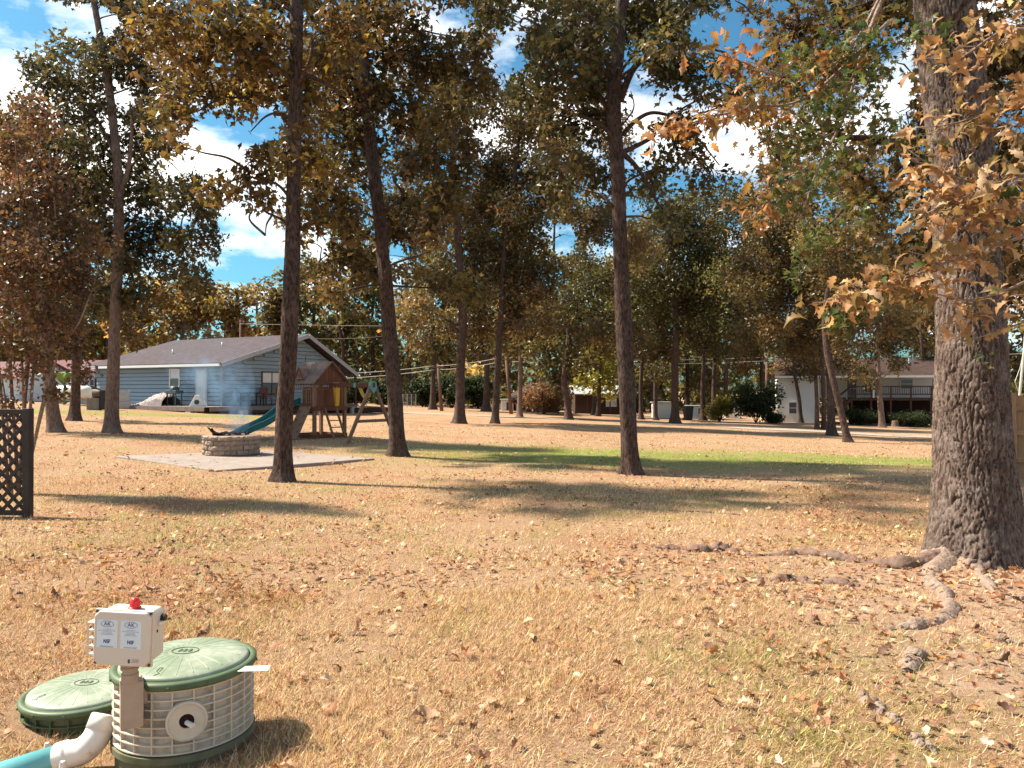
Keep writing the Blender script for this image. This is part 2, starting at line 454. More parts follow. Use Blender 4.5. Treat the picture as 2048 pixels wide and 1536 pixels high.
def rand_rot(n, up=0.35, r=rng):
    """random leaf frames; normals lean upward by 'up'"""
    nz = r.normal(size=(n, 3)); nz[:, 2] += up * 2; nz /= np.linalg.norm(nz, axis=1)[:, None]
    t = r.normal(size=(n, 3)); t[:, 2] -= .5
    t -= nz * (t * nz).sum(1)[:, None]; t /= np.linalg.norm(t, axis=1)[:, None] + 1e-9
    return np.stack([np.cross(t, nz), t, nz], -1)      # columns x, y(length), z(normal)

def flat_rot(n, tilt, r=rng):
    nz = np.stack([r.normal(0, tilt, n), r.normal(0, tilt, n), np.ones(n)], 1); nz[r.random(n) < .4, 2] *= -1
    nz /= np.linalg.norm(nz, axis=1)[:, None]
    a = r.random(n) * 2 * np.pi; t = np.stack([np.cos(a), np.sin(a), np.zeros(n)], 1)
    t -= nz * (t * nz).sum(1)[:, None]; t /= np.linalg.norm(t, axis=1)[:, None]
    return np.stack([np.cross(t, nz), t, nz], -1)

def scatter(name, tmpl, P, Rm, s, col, m):
    T, F = tmpl; n = len(P); k = len(T)
    V = np.einsum('nij,kj->nki', Rm, T) * np.asarray(s)[:, None, None] + P[:, None, :]
    Fa = (F[None] + (np.arange(n) * k)[:, None, None]).reshape(-1, 3)
    return np_mesh(name, V.reshape(-1, 3), Fa, m, np.repeat(col, k, axis=0))

def palette(n, cols, w, jit=.22, r=rng):
    cols = np.array(cols); w = np.array(w, float); w /= w.sum()
    c = cols[r.choice(len(cols), n, p=w)]
    return np.clip(c * (1 + r.normal(0, jit, (n, 1))) * (1 + r.normal(0, .06, (n, 3))), .004, .9)

# ---------------------------------------------------------------- grass (nobody could count the blades)
def keepout(x, y):
    """bare places: the tank covers, the slab"""
    k = np.hypot(x + 1.517, y - 3.60) > .335
    k &= np.hypot(x + 2.29, y - 4.10) > .335
    return k
def frustum_pts(n, y0, y1, power, margin=1.10, r=rng, side=1.9):
    u = r.random(n); y = (y0 ** power + u * (y1 ** power - y0 ** power)) ** (1 / power)
    x = (r.random(n) * 2 - 1) * ((1024 / FPX) * y * margin + side)
    return x, y
def bumpnoise(x, y, f, s=0.0):
    return (np.sin(x * f + 1.7 * np.sin(y * f * .7 + s)) * np.sin(y * f * 1.1 + 1.3 * np.sin(x * f * .6 + 2 * s) + s) + .5 * np.sin(x * f * 2.3 + y * f * 1.9 + s) * np.sin(y * f * 2.7 - x * f * 1.4)) / 1.5
STRAW = [(.70, .49, .275), (.62, .40, .215), (.76, .565, .38), (.37, .185, .11), (.48, .40, .155), (.30, .275, .075)]
def blades(n, y0, y1, power, h, w, seed):
    r = np.random.default_rng(seed)
    x, y = frustum_pts(n, y0, y1, power, r=r)
    # clumpy, thin where soil and roots show near the big oak
    keep = keepout(x, y)
    bare = np.exp(-((x - 3.7) ** 2 / 2.2 ** 2 + (y - 5.2) ** 2 / 2.0 ** 2))
    keep &= r.random(n) > bare * .82
    keep &= r.random(n) < .66 + .55 * bumpnoise(x, y, 2.4, 1.0) + .3 * bumpnoise(x, y, .9, 5.0)
    x, y = x[keep], y[keep]; n = len(x)
    z = gz(x, y)
    a = r.random(n) * 2 * np.pi; lean = np.abs(r.normal(.95, .38, n)); hh = h * r.uniform(.55, 1.35, n) * (1 + .35 * bumpnoise(x, y, 3.1))
    d = np.stack([np.cos(a), np.sin(a)], 1); ww = w * r.uniform(.6, 1.3, n)
    side = np.stack([-d[:, 1], d[:, 0]], 1)
    b = r.random(n) * .9
    side = np.stack([np.cos(a + 1.57 + b), np.sin(a + 1.57 + b)], 1)
    base = np.stack([x, y, z - .004], 1)
    mid = base.copy(); mid[:, :2] += d * (hh * np.sin(lean * .6) * .55)[:, None]; mid[:, 2] += hh * np.cos(lean * .6) * .55
    tip = base.copy(); tip[:, :2] += d * (hh * np.sin(lean) * 1.0)[:, None]; tip[:, 2] += hh * np.cos(lean) * .95
    s3 = np.concatenate([side, np.zeros((n, 1))], 1) * (ww / 2)[:, None]
    if True:
        kv = 3; V = np.stack([base - s3 * 1.2, base + s3 * 1.2, tip], 1); F = np.array([(0, 1, 2)])[None] + (np.arange(n) * 3)[:, None, None]
    else:
        kv = 5; V = np.stack([base - s3, base + s3, mid + s3 * .8, mid - s3 * .8, tip], 1)
        F = np.array([(0, 1, 2), (0, 2, 3), (3, 2, 4)])[None] + (np.arange(n) * 5)[:, None, None]
    green = np.clip(.75 * bumpnoise(x, y, .8, 4.0) + .4 * bumpnoise(x, y, 2.6, 2.0), 0, 1) + .55 * np.clip(1 - np.abs(y - 20.0 + 1.0 * np.sin(x * .7)) / 3.6, 0, 1) * np.clip((x + 5) / 6, 0, 1) * 2.6
    green = np.clip(green + .35 * np.exp(-(((x + 3.5) / 2.0) ** 2 + ((y - 8.6) / 1.6) ** 2)), 0, 1)
    c = palette(n, STRAW, [3.6, 4, 2.0, 3.4, 1.0, .5], .3, r)
    g = palette(n, [(.34, .34, .085), (.22, .25, .05), (.42, .38, .13)], [3, 2, 2], .18, r)
    sel = r.random(n) < green * .9
    c[sel] = g[sel]
    red = np.clip(bumpnoise(x, y, .55, 7.0), 0, 1); sel = r.random(n) < red * .85
    c[sel] *= np.array([.80, .56, .46])
    return V.reshape(-1, 3), F.reshape(-1, 3), np.repeat(c, kv, axis=0)
for nm, args in (('lawn_grass', (520000, 1.5, 6.0, 1.45, .055, .0042, 1)), ('lawn_grass', (235000, 5.9, 13.5, 1.3, .052, .0075, 2)), ('lawn_grass', (85000, 13.4, 34.0, 1.2, .05, .019, 3))):
    V, F, c = blades(*args)
    o = link(nm, np_mesh(nm, V, F, M_grass, c)); tag(o, kind='stuff')
    o['label'] = {1: 'short straw coloured dormant grass nearest the camera', 2: 'short tan lawn grass across the middle of the yard', 3: 'short lawn grass far out with a green strip'}[args[-1]]; o['category'] = 'grass'

# ---------------------------------------------------------------- fallen leaves
LIT = [(.50, .28, .16), (.40, .185, .095), (.60, .40, .26), (.22, .10, .058), (.46, .21, .075), (.10, .05, .035)]
def litter(n, y0, y1, power, size, seed, tm):
    r = np.random.default_rng(seed)
    x, y = frustum_pts(n, y0, y1, power, r=r)
    keep = keepout(x, y) & (r.random(n) < .32 + .75 * bumpnoise(x, y, 1.3, 3.0) + .5 * bumpnoise(x, y, 3.7, 1.0) + .9 * np.exp(-((x - 3.6) ** 2 / 2.4 ** 2 + (y - 5.6) ** 2 / 2.4 ** 2)))
    x, y = x[keep], y[keep]; n = len(x)
    s = size * r.uniform(.55, 1.25, n)
    P = np.stack([x, y, gz(x, y) + .018 + .018 * r.random(n) + .035 * (np.abs((x + 5.6) / 3.4) + np.abs((y - 17.2) / 2.4) < 1)], 1)
    return scatter('leaf_litter', tm, P, flat_rot(n, .42, r), s, palette(n, LIT, [4, 3, 1.6, 1.8, .9, .6], .18, r), M_litter)
lab = ['small curled dead oak leaves strewn over the near lawn', 'curled dead oak leaves strewn over the middle lawn', 'dead leaves strewn over the far lawn']
for i, a in enumerate([(8200, 1.6, 9.0, 1.5, .055, 21, MID2), (10000, 5.5, 15, 1.5, .070, 22, MID2), (12000, 14, 42, 1.4, .10, 23, MID)]):
    o = link('leaf_litter', litter(*a)); tag(o, lab[i], 'fallen leaves', kind='stuff')

# the largest near leaves, one by one
leaf_meshes = []
leaf_kinds = [('pale tan', (.50, .30, .18)), ('rusty brown', (.36, .165, .08)), ('beige', (.60, .42, .28)), ('dark brown', (.15, .075, .05)), ('orange brown', (.50, .24, .07))]
for ci, (cn_, cc) in enumerate(leaf_kinds):
    mm = leaf_mat('fallen_leaf_' + cn_.replace(' ', '_'), .18, .6, .25, base=cc)
    for tm in (OAK, OAK_CURL, OAK_TWIST):
        leaf_meshes.append((ci, np_mesh('fallen_leaf', tm[0] - np.array([0, .45, 0]), tm[1], mm)))
r_ = np.random.default_rng(77); cnt = 0
while cnt < 270:
    x, y = frustum_pts(1, 2.9, 7.2, 1.5, 1.0, r_, 0.0); x, y = float(x[0]), float(y[0])
    dens = .5 + .5 * math.sin(x * 1.7 + y) + .8 * math.exp(-((x - 3) ** 2 + (y - 5) ** 2) / 5)
    if not keepout(np.array([x]), np.array([y]))[0] or r_.random() > dens or (x < -1.0 and 2.9 < y < 3.5): continue
    w = [.34, .33, .07, .18, .08]; ci = r_.choice(5, p=w)
    me = leaf_meshes[ci * 3 + r_.integers(3)][1]
    o = link('fallen_leaf', me); s = r_.uniform(.06, .12); o.scale = (s, s, s)
    o.location = (x, y, gz1(x, y) + .028 + .01 * r_.random())
    o.rotation_euler = (r_.normal(0, .35) + (math.pi if r_.random() < .4 else 0), r_.normal(0, .35), r_.random() * 6.28)
    tag(o, leaf_kinds[ci][0] + ' curled oak leaf lying loose on the near lawn', 'leaf', 'large fallen leaves on the near lawn'); cnt += 1

# ---------------------------------------------------------------- trees
def hash2(i, j, s=0.0):
    a = np.sin(i * 127.1 + j * 311.7 + s * 74.7) * 43758.5453; b = np.sin(i * 269.5 + j * 183.3 + s * 11.3) * 43758.5453
    return a - np.floor(a), b - np.floor(b)
def plates(u, v, nu, s=0.0):
    """bark plates: F2-F1 of a jittered lattice, periodic in u"""
    iu, iv = np.floor(u), np.floor(v); f1 = np.full(u.shape, 9.0); f2 = np.full(u.shape, 9.0)
    for du in (-1, 0, 1):
        for dv in (-1, 0, 1):
            cu, cv = iu + du, iv + dv
            hx, hy = hash2(np.mod(cu, nu), cv, s)
            d = (cu + .15 + .7 * hx - u) ** 2 + (cv + .1 + .8 * hy - v) ** 2
            d = np.sqrt(d); m = d < f1
            f2 = np.where(m, f1, np.minimum(f2, d)); f1 = np.where(m, d, f1)
    return np.clip((f2 - f1) * 2.2, 0, 1)

def trunk_mesh(path, r0, rtop, n, step, m, flare=.7, cell=(.04, .15), depth=.010, seed=0.0, taper=1.0, detail_top=99):
    P = catmull(path, 14)
    seg = np.linalg.norm(np.diff(P, axis=0), axis=1); s = np.concatenate([[0], np.cumsum(seg)]); H = s[-1]
    k = max(6, int(H / step)); t = np.linspace(0, H, k)
    C = np.stack([np.interp(t, s, P[:, i]) for i in range(3)], 1)
    ang = np.arange(n) * 2 * np.pi / n
    h = t[:, None]; A = ang[None, :]
    rr = (r0 + (rtop - r0) * (h / H) ** taper)
    lob = .5 + .5 * np.sin(A * 3 + seed * 3.1) * np.cos(A * 2 + seed * 1.7)
    rad = rr * (1 + flare * 1.35 * np.exp(-h / (1.0 * r0 + .06)) * (.35 + .9 * lob) + .05 * np.sin(A * 2 + h * 1.3 + seed) + .03 * np.sin(A * 5 + h * 3 + seed * 2))
    nu = max(5, round(2 * math.pi * r0 / cell[0]))
    u = np.broadcast_to(A / (2 * np.pi) * nu, rad.shape) + .75 * np.sin(h / cell[1] * 1.5 + 3 * A + seed) + .40 * np.sin(h * 9 + 7 * A + seed) + .14 * np.sin(h * 41 + 11 * A)
    v = np.broadcast_to(h / cell[1], rad.shape) + .5 * np.sin(A * 4 + h * 2 + seed) + .3 * np.sin(A * 11 + h)
    pl = plates(np.mod(u, nu), v, nu, seed)
    rad = rad + depth * (np.minimum(pl * 3.4, 1) - .7) + depth * .14 * np.sin(v * 21 + u * 7 + seed) * np.sin(v * 9 - u * 3) + depth * .10 * np.sin(v * 47 - u * 11)
    V = np.zeros((k, n, 3)); V[..., 0] = C[:, 0:1] + rad * np.cos(A); V[..., 1] = C[:, 1:2] + rad * np.sin(A); V[..., 2] = C[:, 2:3]
    I, J = np.meshgrid(np.arange(k - 1), np.arange(n), indexing='ij'); I = I.ravel(); J = J.ravel()
    F = np.stack([I * n + J, I * n + (J + 1) % n, (I + 1) * n + (J + 1) % n, (I + 1) * n + J], 1)
    return V.reshape(-1, 3), F, C, np.broadcast_to(rr, rad.shape)[:, 0]

# open sky between the crowns (pixel ellipses): no twig grew there
GAPS = [(430, 285, 62, 52), (505, 500, 66, 55), (470, 440, 35, 35), (900, 34, 44, 30), (1012, 112, 40, 46), (1290, 205, 26, 45), (1300, 270, 30, 26), (1470, 70, 55, 52), (1485, 285, 32, 52),
        (1405, 45, 28, 30), (1430, 250, 30, 40), (1128, 478, 26, 36), (50, 30, 90, 40), (180, 42, 60, 34), (20, 150, 22, 40), (1800, 200, 24, 70), (1815, 130, 20, 50), (350, 330, 30, 26), (245, 190, 18, 24),
        (480, 545, 60, 26), (530, 250, 34, 40), (640, 500, 20, 26), (790, 510, 20, 24), (1045, 40, 22, 40)]
def in_gap(P):
    px, py = px_of(P); g = np.zeros(len(P), bool)
    for (cx, cy, rx, ry) in GAPS:
        g |= ((px - cx) / rx) ** 2 + ((py - cy) / ry) ** 2 < 1
    return g

OLIVE = ([(.105, .075, .028), (.15, .095, .036), (.08, .068, .024), (.20, .125, .045), (.24, .14, .045), (.055, .046, .02)], [4, 3, 3, 2, .8, 1.5])
GOLD = ([(.17, .105, .035), (.26, .165, .035), (.12, .085, .03), (.21, .11, .045), (.085, .068, .025), (.36, .25, .03)], [3, 1.6, 3, 2, 2.5, .5])
DARK = ([(.065, .06, .024), (.095, .075, .03), (.05, .055, .022), (.13, .09, .035), (.16, .11, .05)], [3, 3, 3, 2, .8])
GREENISH = ([(.095, .085, .028), (.135, .11, .035), (.075, .072, .025), (.19, .135, .045), (.055, .05, .02)], [3, 2, 3, 1.5, 2])
RUST = ([(.17, .085, .05), (.12, .07, .04), (.20, .12, .04), (.09, .065, .035), (.22, .075, .05)], [3, 3, 2, 3, .8])
YELLOWG = ([(.26, .23, .04), (.34, .28, .05), (.18, .17, .035), (.38, .26, .06)], [3, 2, 3, 1])

def AREA(t):
    v, f = t; return float(np.linalg.norm(np.cross(v[f[:, 1]] - v[f[:, 0]], v[f[:, 2]] - v[f[:, 0]]), axis=1).sum() / 2)
DENS = 1.85
def foliage(name, centers, radii, od, tmpl, size, pal, m, parent, per=14, sig=.17, base=None, gaps=True, seed=1, limbs=None, cap=60000, up=.35):
    """leaf clumps in lobes; returns clump positions per lobe"""
    r = np.random.default_rng(seed); allP = []; allc = []; cl_out = []
    for c, rad in zip(centers, radii):
        rad = np.asarray(rad, float)
        nleaf = od * math.pi * rad[0] * rad[2] / (AREA(tmpl) * size * size * .55)
        if px_of(np.asarray(c))[1] < -70: nleaf *= .4
        ncl = max(3, int(nleaf * DENS / per))
        d = r.normal(size=(ncl, 3)); d /= np.linalg.norm(d, axis=1)[:, None]
        P = np.asarray(c) + d * rad * (r.random((ncl, 1)) ** .45)
        if gaps: P = P[~in_gap(P)]
        cl_out.append(P)
        if len(P) == 0: continue
        Q = np.repeat(P, per, axis=0); Q = Q + r.normal(0, sig, Q.shape) * np.array([1, 1, .8])
        allP.append(Q); cc = palette(len(P), *pal, .28, r) * float(np.exp(r.normal(0, .42))) * np.array([1.0, r.uniform(.86, 1.1), 1.0])
        allc.append(np.clip(np.repeat(cc, per, axis=0) * .5 + palette(len(Q), *pal, .25, r) * .5, .004, .9))
    P = np.concatenate(allP); c = np.concatenate(allc)
    if gaps:
        k = ~(in_gap(P) & (r.random(len(P)) < .8)); P, c = P[k], c[k]
    if len(P) > cap:
        k = r.choice(len(P), cap, replace=False); P, c = P[k], c[k]
    if base is not None: P = P - np.asarray(base)
    o = link(name, scatter(name, tmpl, P, rand_rot(len(P), up, r), size * r.uniform(.65, 1.3, len(P)), c, m), parent)
    o['kind'] = 'stuff'
    return cl_out

def limb_mesh(start, r0, end, clumps, base, m, r, arch=.3, path=None, twigs=True):
    mb = MB(); start = np.asarray(start); end = np.asarray(end)
    if path is None:
        d = end - start; L = np.linalg.norm(d)
        mid1 = start + d * .35 + np.array([r.normal(0, .10), r.normal(0, .10), arch * .25]) * L
        mid2 = start + d * .7 + np.array([r.normal(0, .12), r.normal(0, .12), arch * .2]) * L
        path = [start, mid1, mid2, end]
    C = catmull(path, 5)
    rad = np.linspace(r0, max(.008, r0 * .25), len(C))
    mb.tube(C - base, rad, 6)
    if twigs:
        for p in clumps:
            k = int(np.argmin(np.linalg.norm(C[2:] - p, axis=1) + .25 * np.linspace(1, 0, len(C) - 2))) + 2
            a = C[k]; m1 = (a + p) / 2 + r.normal(0, .07, 3) + np.array([0, 0, .05])
            mb.tube([a - base, m1 - base, p - base], [min(.02, rad[k] * .6), .010, .005], 3, cap=False)
    return mb

def grow_limbs(C, rr, cs, clumps, zb, base_v, bark, root, r, twig_cap, limb_r):
    """boughs fork: each lobe hangs on the trunk or on a lobe nearer to it"""
    n = len(cs); att = []
    for c in cs:
        hd = np.linalg.norm((c - C)[:, :2], axis=1); zt = max(zb, c[2] - .55 * float(hd.min()) - .2)
        k = min(int(np.argmin(np.abs(C[:, 2] - zt))), len(C) - 2); att.append((k, float(np.linalg.norm(c - C[k]))))
    order = sorted(range(n), key=lambda i: att[i][1]); par = {}
    for q, i in enumerate(order):
        best, bc = None, att[i][1] * .8
        for j in order[:q]:
            d = float(np.linalg.norm(cs[i] - cs[j]))
            if d + .25 * att[j][1] < bc and d > .15: best, bc = j, d + .25 * att[j][1]
        par[i] = best
    desc = [1] * n
    for i in reversed(order):
        if par[i] is not None: desc[par[i]] += desc[i]
    for i in range(n):
        if len(clumps[i]) == 0 and desc[i] == 1: continue
        cl = clumps[i]; sub = cl if len(cl) <= twig_cap else cl[r.choice(len(cl), twig_cap, replace=False)]
        k = att[i][0]; start = C[k] if par[i] is None else cs[par[i]]
        L = float(np.linalg.norm(cs[i] - start)); lr = min(rr[k] * limb_r, .011 * math.sqrt(desc[i]) + .009 * L + .006)
        limb_mesh(start, lr, cs[i], sub, base_v, bark, r, arch=r.uniform(-.1, .45)).build('limb', bark, root, smooth=True)

def make_tree(name, label, group, base_px, trunk_px, Y, r0, lobes, pal, size, tmpl, od=.9, n=24, step=.10, bark=None, m_leaf=None, extra_limbs=(), rtop=None, depth=.010, cell=(.045, .16), per=20, sig=.15,
              crown_base=None, seed=1, flare=.95, spread=1.0, twig_cap=9, cap=60000, limb_r=.42, fill=()):
    lobes = list(lobes) + list(fill)
    bark = bark or M_bark; m_leaf = m_leaf or M_leaf
    r = np.random.default_rng(seed * 13 + 5)
    base = gx(base_px, Y); base_v = np.array(base)
    path = [base_v + np.array([0, 0, -.12])] + [np.array(at(px, py, Y + dy)) for (px, py, dy) in trunk_px]
    root = thing(name, label, 'tree', base, 0, group)
    V, F, C, rr = trunk_mesh(path, r0, rtop or r0 * .35, n, step, bark, flare=flare, depth=depth, cell=cell, seed=seed * .77)
    link('trunk', np_mesh('trunk', V - base_v, F, bark, smooth=True), root)
    cs = []; rs = []
    for lb in lobes:
        px, py, rp = lb[:3]; dY = lb[3] if len(lb) > 3 else r.uniform(-1, 1) * spread * 2.0
        tx = np.interp(-py, [-q[1] for q in trunk_px], [q[0] for q in trunk_px])
        if abs(px - tx) < 70 and dY < 0: dY = abs(dY)          # boughs before the stem grew to the far side, the stem shows
        c = np.array(at(px, py, Y + dY)); rad = rp / FPX * Y
        cs.append(c); rs.append(np.array([rad, rad, rad * .85]))
    clumps = foliage('crown', cs, rs, od, tmpl, size, pal, m_leaf, root, per, sig, base_v, True, seed + 100, cap=cap)
    zb = crown_base if crown_base is not None else base_v[2] + .25 * (C[-1, 2] - base_v[2])
    grow_limbs(C, rr, cs, clumps, zb, base_v, bark, root, r, twig_cap, limb_r)
    for (pts, lr) in extra_limbs:
        pp = [np.array(at(px, py, Y + dy)) for (px, py, dy) in pts]
        limb_mesh(pp[0], lr, pp[-1], [], base_v, bark, r, path=pp, twigs=False).build('limb', bark, root, smooth=True)
    return root


# further boughs that close the canopy, listed by tree
def fill_lobes():
    r = np.random.default_rng(4242); out = {}
    for gx_ in range(-30, 2090, 66):
        for gy_ in range(-30, 700, 62):
            px, py = gx_ + r.uniform(-26, 26), gy_ + r.uniform(-24, 24)
            if any(((px - a) / (c + 12)) ** 2 + ((py - b) / (d + 12)) ** 2 < 1 for a, b, c, d in GAPS): continue
            low = 600 if px < 250 else (520 if px < 420 else 330 if px < 560 else 560 if px < 780 else 660 if px < 1200 else 690)
            if py > low + r.uniform(-30, 20): continue
            if px < 130: k = 't1' if py > 230 else None
            elif px < 330: k = 't3'
            elif px < 620: k = 't4' if (py < 330 or px > 470) else 't3'
            elif px < 860: k = ('t5' if r.random() < .7 or px < 740 else 't6') if py < 560 else ('t6' if px > 780 else None)
            elif px < 965: k = ('t6' if r.random() < .6 else 't5') if py > 150 else 't5'
            elif px < 1085: k = ('t7' if r.random() < .6 else 't6') if py > 200 else 't11'
            elif px < 1300: k = ('t11' if r.random() < .65 or py < 200 else 't7') if py < 420 else ('t7' if r.random() < .5 else 't12')
            elif px < 1480: k = 't11' if py < 140 or (py < 330 and px < 1400) else ('t12' if py > 370 else None)
            elif px < 1800: k = ('big' if py < 330 or r.random() < .4 else 't12' if px < 1560 else 't15') if py < 480 else ('t15' if px > 1560 or r.random() < .5 else 't12')
            else: k = 'big' if py < 620 else None
            if k: out.setdefault(k, []).append((px, py, r.uniform(36, 50)))
    return out
FILL = fill_lobes()

# --- the four trees round the fire pit and on the lawn
make_tree('oak_tree', 'oak with gold brown leaves in front of the slide, right of fire pit', 'oaks on the lawn', 567, [(568, 850, 0), (577, 700, 0), (583, 550, 0), (586, 400, 0), (590, 200, 0), (592, 0, 0), (590, -220, .1), (600, -560, .2)], gp(567, 962)[1], .150,
          [(330, 180, 70), (395, 120, 80), (470, 200, 72), (420, 50, 85), (520, 90, 80), (310, 70, 62), (350, 235, 50), (490, 150, 70), (655, 120, 62), (680, 50, 70), (560, 20, 60), (500, 345, 50), (545, 320, 45), (470, 395, 45), (440, 380, 40),
           (540, 410, 40), (530, 470, 30), (640, 320, 50), (635, 430, 45), (570, 300, 60), (610, 230, 60), (450, -110, 100), (650, -150, 110), (560, -260, 120), (340, -90, 90), (740, -80, 90), (500, -420, 120), (640, -420, 110), (570, -560, 100)],
          GOLD, .165, MID, od=.80, n=60, step=.045, fill=FILL.get('t4', []), seed=4, depth=.012, cell=(.04, .13), rtop=.07, crown_base=3.6, sig=.135,
          extra_limbs=[([(590, 245, 0), (560, 225, .1), (530, 232, .2), (500, 262, .3)], .035), ([(592, 140, 0), (640, 160, -.1), (690, 190, -.2)], .05)])
make_tree('oak_tree', 'leaning dark oak left of centre with the swing beam behind it', 'oaks on the lawn', 797, [(790, 800, 0), (778, 650, 0), (765, 500, 0), (752, 380, 0), (738, 260, 0), (728, 150, .1), (722, 0, .2), (712, -170, .3), (700, -400, .4)], gp(797, 912)[1], .188,
          [(700, 300, 75), (650, 230, 65), (780, 200, 78), (825, 130, 75), (680, 110, 75), (760, 50, 85), (855, 320, 62), (690, 420, 62), (655, 520, 48), (820, 420, 60), (725, 545, 42), (625, 360, 55), (900, 230, 60), (870, 400, 50), (700, 200, 70),
           (640, 120, 60), (850, 60, 50), (885, 125, 58, 1.0), (940, 75, 46, 1.4), (955, 170, 56, 1.2), (830, 250, 50, .8), (590, 440, 40, .6), (700, 510, 44, .8), (660, 590, 36), (680, -100, 110), (820, -80, 100), (740, -260, 120), (600, -40, 80)],
          OLIVE, .185, MID, od=.95, n=52, step=.06, fill=FILL.get('t5', []), seed=5, depth=.013, cell=(.05, .16), rtop=.09, crown_base=4.2, sig=.165,
          extra_limbs=[([(742, 285, 0), (700, 240, .2), (640, 215, .3), (600, 190, .4)], .075), ([(755, 400, 0), (720, 360, -.3), (690, 380, -.5)], .04)])
make_tree('oak_tree', 'tall dark oak right of centre with bare arching side limbs', 'oaks on the lawn', 1262, [(1257, 850, 0), (1250, 700, 0), (1243, 550, 0), (1238, 400, 0), (1232, 280, 0), (1228, 190, 0), (1236, 100, 0), (1244, 0, 0), (1250, -180, 0), (1240, -480, 0)], gp(1262, 948)[1], .165,
          [(1100, 150, 80), (1150, 75, 76), (1080, 60, 66), (1180, 230, 62), (1105, 290, 58), (1170, 330, 50), (1300, 40, 70), (1370, 20, 60), (1350, 150, 46), (1420, 180, 40), (1330, 110, 46), (1380, 300, 46), (1430, 360, 46), (1340, 440, 42),
           (1110, 370, 40), (1200, 150, 60), (1250, 40, 70), (1180, 20, 70), (1260, -150, 120), (1100, -110, 100), (1400, -110, 100), (1250, -350, 120), (1020, -60, 70), (1480, 180, 30), (1055, 175, 52, .8), (1060, 95, 44, .5), (1020, 25, 46, .4), (1430, 130, 40, -.5), (1450, 215, 36, -.6), (1400, 225, 34, -.3), (1330, 330, 40, .5), (1340, 260, 34, .4)],
          DARK, .165, MID, od=.85, n=60, step=.045, fill=FILL.get('t11', []), seed=6, depth=.012, cell=(.045, .14), rtop=.10, crown_base=5.0, sig=.145,
          extra_limbs=[([(1240, 200, 0), (1272, 130, 0), (1330, 96, -.1), (1400, 92, -.2), (1455, 104, -.3)], .075), ([(1246, 268, 0), (1275, 238, 0), (1310, 224, 0), (1360, 240, -.1), (1400, 280, -.2), (1440, 330, -.3)], .05),
                       ([(1246, 305, 0), (1275, 335, .1), (1300, 375, .2), (1322, 420, .3), (1338, 470, .3), (1330, 510, .3)], .055), ([(1330, 96, -.1), (1362, 135, -.1), (1392, 190, -.1), (1402, 215, -.1)], .03),
                       ([(1222, 150, 0), (1160, 110, 0), (1110, 80, .1)], .08), ([(1228, 240, 0), (1190, 180, .3), (1150, 200, .5), (1110, 260, .6)], .06), ([(1244, 250, 0), (1268, 215, -.2), (1262, 180, -.3)], .02)])
make_tree('oak_tree', 'forked oak with dark crown left of the fire pit', 'oaks on the lawn', 222, [(226, 760, 0), (230, 620, 0), (236, 480, 0), (234, 340, 0), (224, 240, .1), (212, 150, .2), (196, 60, .3), (180, -40, .4), (170, -200, .4)], gp(222, 866)[1], .19,
          [(110, 160, 66), (60, 130, 40), (205, 130, 60), (270, 130, 60), (150, 250, 66), (60, 230, 52), (300, 390, 58), (360, 350, 50), (330, 300, 48), (300, 480, 58), (345, 530, 52), (400, 560, 40), (180, 350, 60), (100, 320, 56), (280, 220, 56), (390, 400, 42), (420, 470, 30),
           (160, 440, 60), (240, 540, 50), (200, 600, 50), (290, 590, 46), (120, 100, 40), (250, 60, 50), (30, 300, 44), (200, -40, 70), (330, 20, 60), (120, -20, 40)],
          DARK, .19, MID, od=.85, n=40, step=.08, fill=FILL.get('t3', []), seed=7, bark=M_bark_pale, depth=.012, cell=(.05, .16), rtop=.07, crown_base=3.4, sig=.19,
          extra_limbs=[([(240, 390, 0), (256, 330, -.2), (262, 260, -.3), (258, 200, -.3)], .10), ([(232, 320, 0), (200, 250, .3), (160, 200, .4), (110, 190, .5)], .06), ([(240, 470, 0), (280, 440, -.3), (320, 430, -.4)], .03)])
make_tree('oak_tree', 'leaning pale trunk oak at far left behind the lattice', 'oaks on the lawn', 112, [(102, 790, 0), (92, 700, 0), (86, 600, 0), (66, 450, 0), (50, 300, 0)], gp(112, 864)[1], .185,
          [(60, 360, 70), (120, 430, 60), (20, 480, 60), (110, 560, 56), (50, 580, 50), (10, 250, 56), (150, 640, 36)], OLIVE, .19, MID, od=.8, n=28, step=.12, fill=FILL.get('t1', []), seed=8, bark=M_bark_pale, rtop=.09, crown_base=3.2, sig=.22)
make_tree('oak_tree', 'grey oak trunk between the two leftmost oaks, farther back', 'oaks on the lawn', 150, [(152, 740, 0), (155, 640, 0), (164, 500, 0), (166, 350, 0), (160, 250, 0)], gp(150, 841)[1], .18,
          [(170, 560, 54), (220, 620, 44), (120, 650, 44), (100, 520, 54), (200, 460, 56), (160, 380, 60), (255, 660, 34), (90, 610, 44)], OLIVE, .19, MID, od=.8, n=28, step=.12, seed=9, bark=M_bark, rtop=.10, crown_base=3.6, sig=.24)
